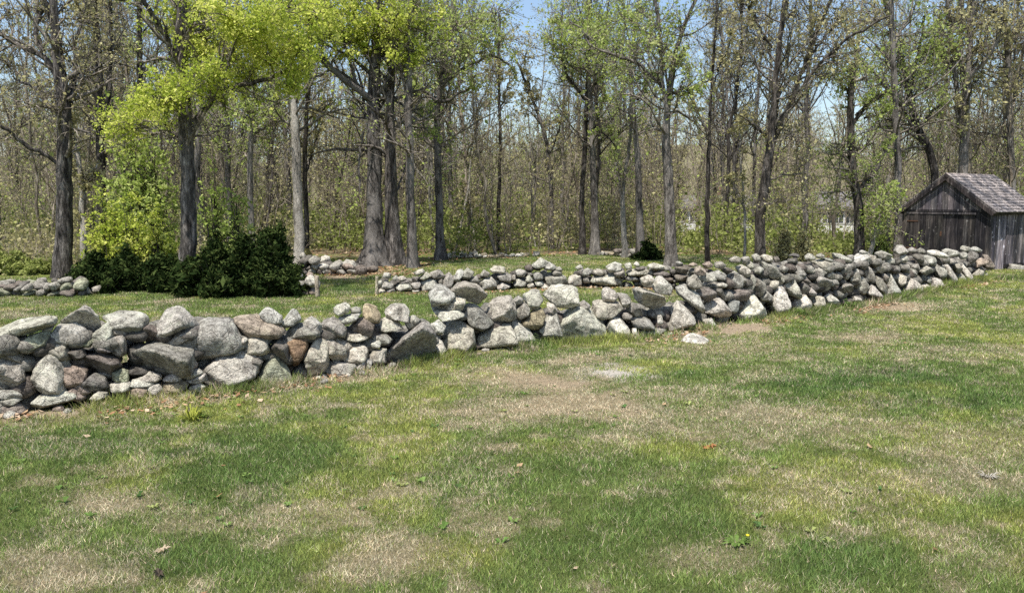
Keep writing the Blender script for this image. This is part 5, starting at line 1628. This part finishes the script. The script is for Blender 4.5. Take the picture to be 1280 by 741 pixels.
# ------------------------------------------------------------------ small plants and bits on the lawn
def weed(px, py, n, L, w, c, label, seed, name='weed', up=.8, flower=None):
    r = np.random.RandomState(seed)
    C = G(px, py); root = empty(name, (C[0], C[1], 0), label, 'weed')
    g = Geo()
    for i in range(n):
        a = r.rand() * 6.283; l = L * r.uniform(.6, 1.2); u = up * r.uniform(.5, 1.3)
        d = np.array((math.cos(a), math.sin(a), 0)); s = np.array((-math.sin(a), math.cos(a), 0)) * w * r.uniform(.6, 1.2)
        o = np.array((C[0], C[1], 0)) + d * r.rand() * L * .25
        p1 = o + d * l * .5 + UP * l * u * .7; p2 = o + d * l + UP * l * u * .6
        k = r.uniform(.7, 1.25)
        g.add([o - s * .3, o + s * .3, p1 + s, p1 - s, p2], [(0, 1, 2, 3)], [(3, 2, 4)], np.array(c) * k)
    g.build('leaf_rosette', [M_GRS], root, smooth=False)
    if flower:
        V, T_ = ICO[2]
        g = Geo()
        for i in range(flower):
            g.add(V * np.array((.011, .011, .006)) + np.array((C[0] + r.uniform(-.06, .06), C[1] + r.uniform(-.06, .06), L * .75)), None, T_, (.75, .62, .05))
        g.build('flower', [M_GRS], root)


weed(240, 527, 60, .14, .006, (.30, .32, .06), 'tall yellowish grass tuft in the lawn before the left part of the wall', 1, 'grass_tuft', 1.1)
weed(249, 524, 30, .10, .012, (.10, .15, .03), 'low leafy weed beside the yellowish grass tuft', 2, 'weed', .7)
weed(921, 680, 26, .085, .014, (.13, .20, .05), 'leafy green dandelion with a yellow head in the near lawn', 3, 'dandelion', .5, 1)
weed(1236, 596, 34, .08, .004, (.42, .39, .33), 'pale dead plant tuft in the lawn near the right edge', 4, 'weed', .5)
weed(150, 498, 26, .07, .012, (.12, .20, .04), 'small green weed at the foot of the wall on the left', 5, 'weed', .7)
weed(660, 432, 60, .16, .006, (.16, .24, .06), 'tuft of longer grass at the foot of the wall below two pale stones', 6, 'grass_tuft', 1.2)
weed(1062, 386, 46, .16, .008, (.13, .22, .05), 'green tuft at the foot of the wall, left of the pinkish bare patch', 7, 'grass_tuft', 1.2)
weed(1000, 396, 46, .15, .008, (.14, .22, .05), 'green tuft growing against the pale upright stones of the wall', 8, 'grass_tuft', 1.2)


def lawn_weeds():
    r = np.random.RandomState(15)
    g = Geo()
    n = 420
    y = 3.9 + 10 * r.rand(n) ** 1.2; x = (r.rand(n) * 2 - 1) * .66 * y
    k = (y < np.interp(x, W1X, W1Y) - .15) & (fbm(x, y, 1.4, 66, 3) > .47)
    for X_, Y_ in zip(x[k], y[k]):
        m = r.randint(5, 10); L = r.uniform(.02, .05); c = np.array([(.12, .20, .05), (.17, .25, .07), (.09, .16, .05), (.30, .34, .12)][r.randint(4)])
        for i in range(m):
            a = r.rand() * 6.283; l = L * r.uniform(.6, 1.3)
            d = np.array((math.cos(a), math.sin(a), 0)); s = np.array((-math.sin(a), math.cos(a), 0)) * l * r.uniform(.18, .32)
            o = np.array((X_, Y_, .008)); p1 = o + d * l * .6 + UP * l * .55; p2 = o + d * l + UP * l * .45
            g.add([o, p1 + s, p2, p1 - s], [(0, 1, 2, 3)], None, c * r.uniform(.7, 1.3))
    me = g.mesh('lawn_weeds', [M_GRS], False)
    tag(link('lawn_weeds', me), 'small broad-leaved weeds scattered through the mown lawn', kind='stuff')


lawn_weeds()


def dead_leaf(px, py, s, rot, c, label, seed):
    r = np.random.RandomState(seed)
    C = G(px, py)
    n = 9; V = []; T_ = []
    V.append((0, 0, .01))
    for i in range(n * 2):
        a = i / (n * 2) * 6.283
        q = s * (1.0 if i % 2 == 0 else .55) * (.6 + .4 * abs(math.cos(a)))
        V.append((math.cos(a) * q, math.sin(a) * q * .7, .015 + r.uniform(0, .5) * s * abs(math.sin(a * 1.5 + rot))))
    T_ = [(0, i + 1, (i + 1) % (n * 2) + 1) for i in range(n * 2)]
    g = Geo(); g.add(V, None, T_, c)
    o = g.build('dead_leaf', [M_LITR], None, smooth=False)
    o.location = (C[0], C[1], .012); o.rotation_euler = (0, 0, rot)
    tag(o, label, 'leaf')


dead_leaf(886, 563, .085, .5, (.42, .20, .09), 'curled orange-brown oak leaf in the middle of the lawn', 1)
dead_leaf(204, 692, .06, 1.2, (.50, .40, .28), 'tan curled leaf near the bottom left of the lawn', 2)
dead_leaf(199, 722, .055, 2.2, (.10, .08, .06), 'dark dead leaf at the bottom left of the lawn, below the tan leaf', 3)
dead_leaf(190, 590, .035, .2, (.08, .06, .05), 'tiny dark leaf in the green lawn at the left', 4)
lone_stone('small dark stone at the very foot of the wall near the left edge', [(8, 513), (20, 508), (32, 514), (20, 520)], 'D', 6)
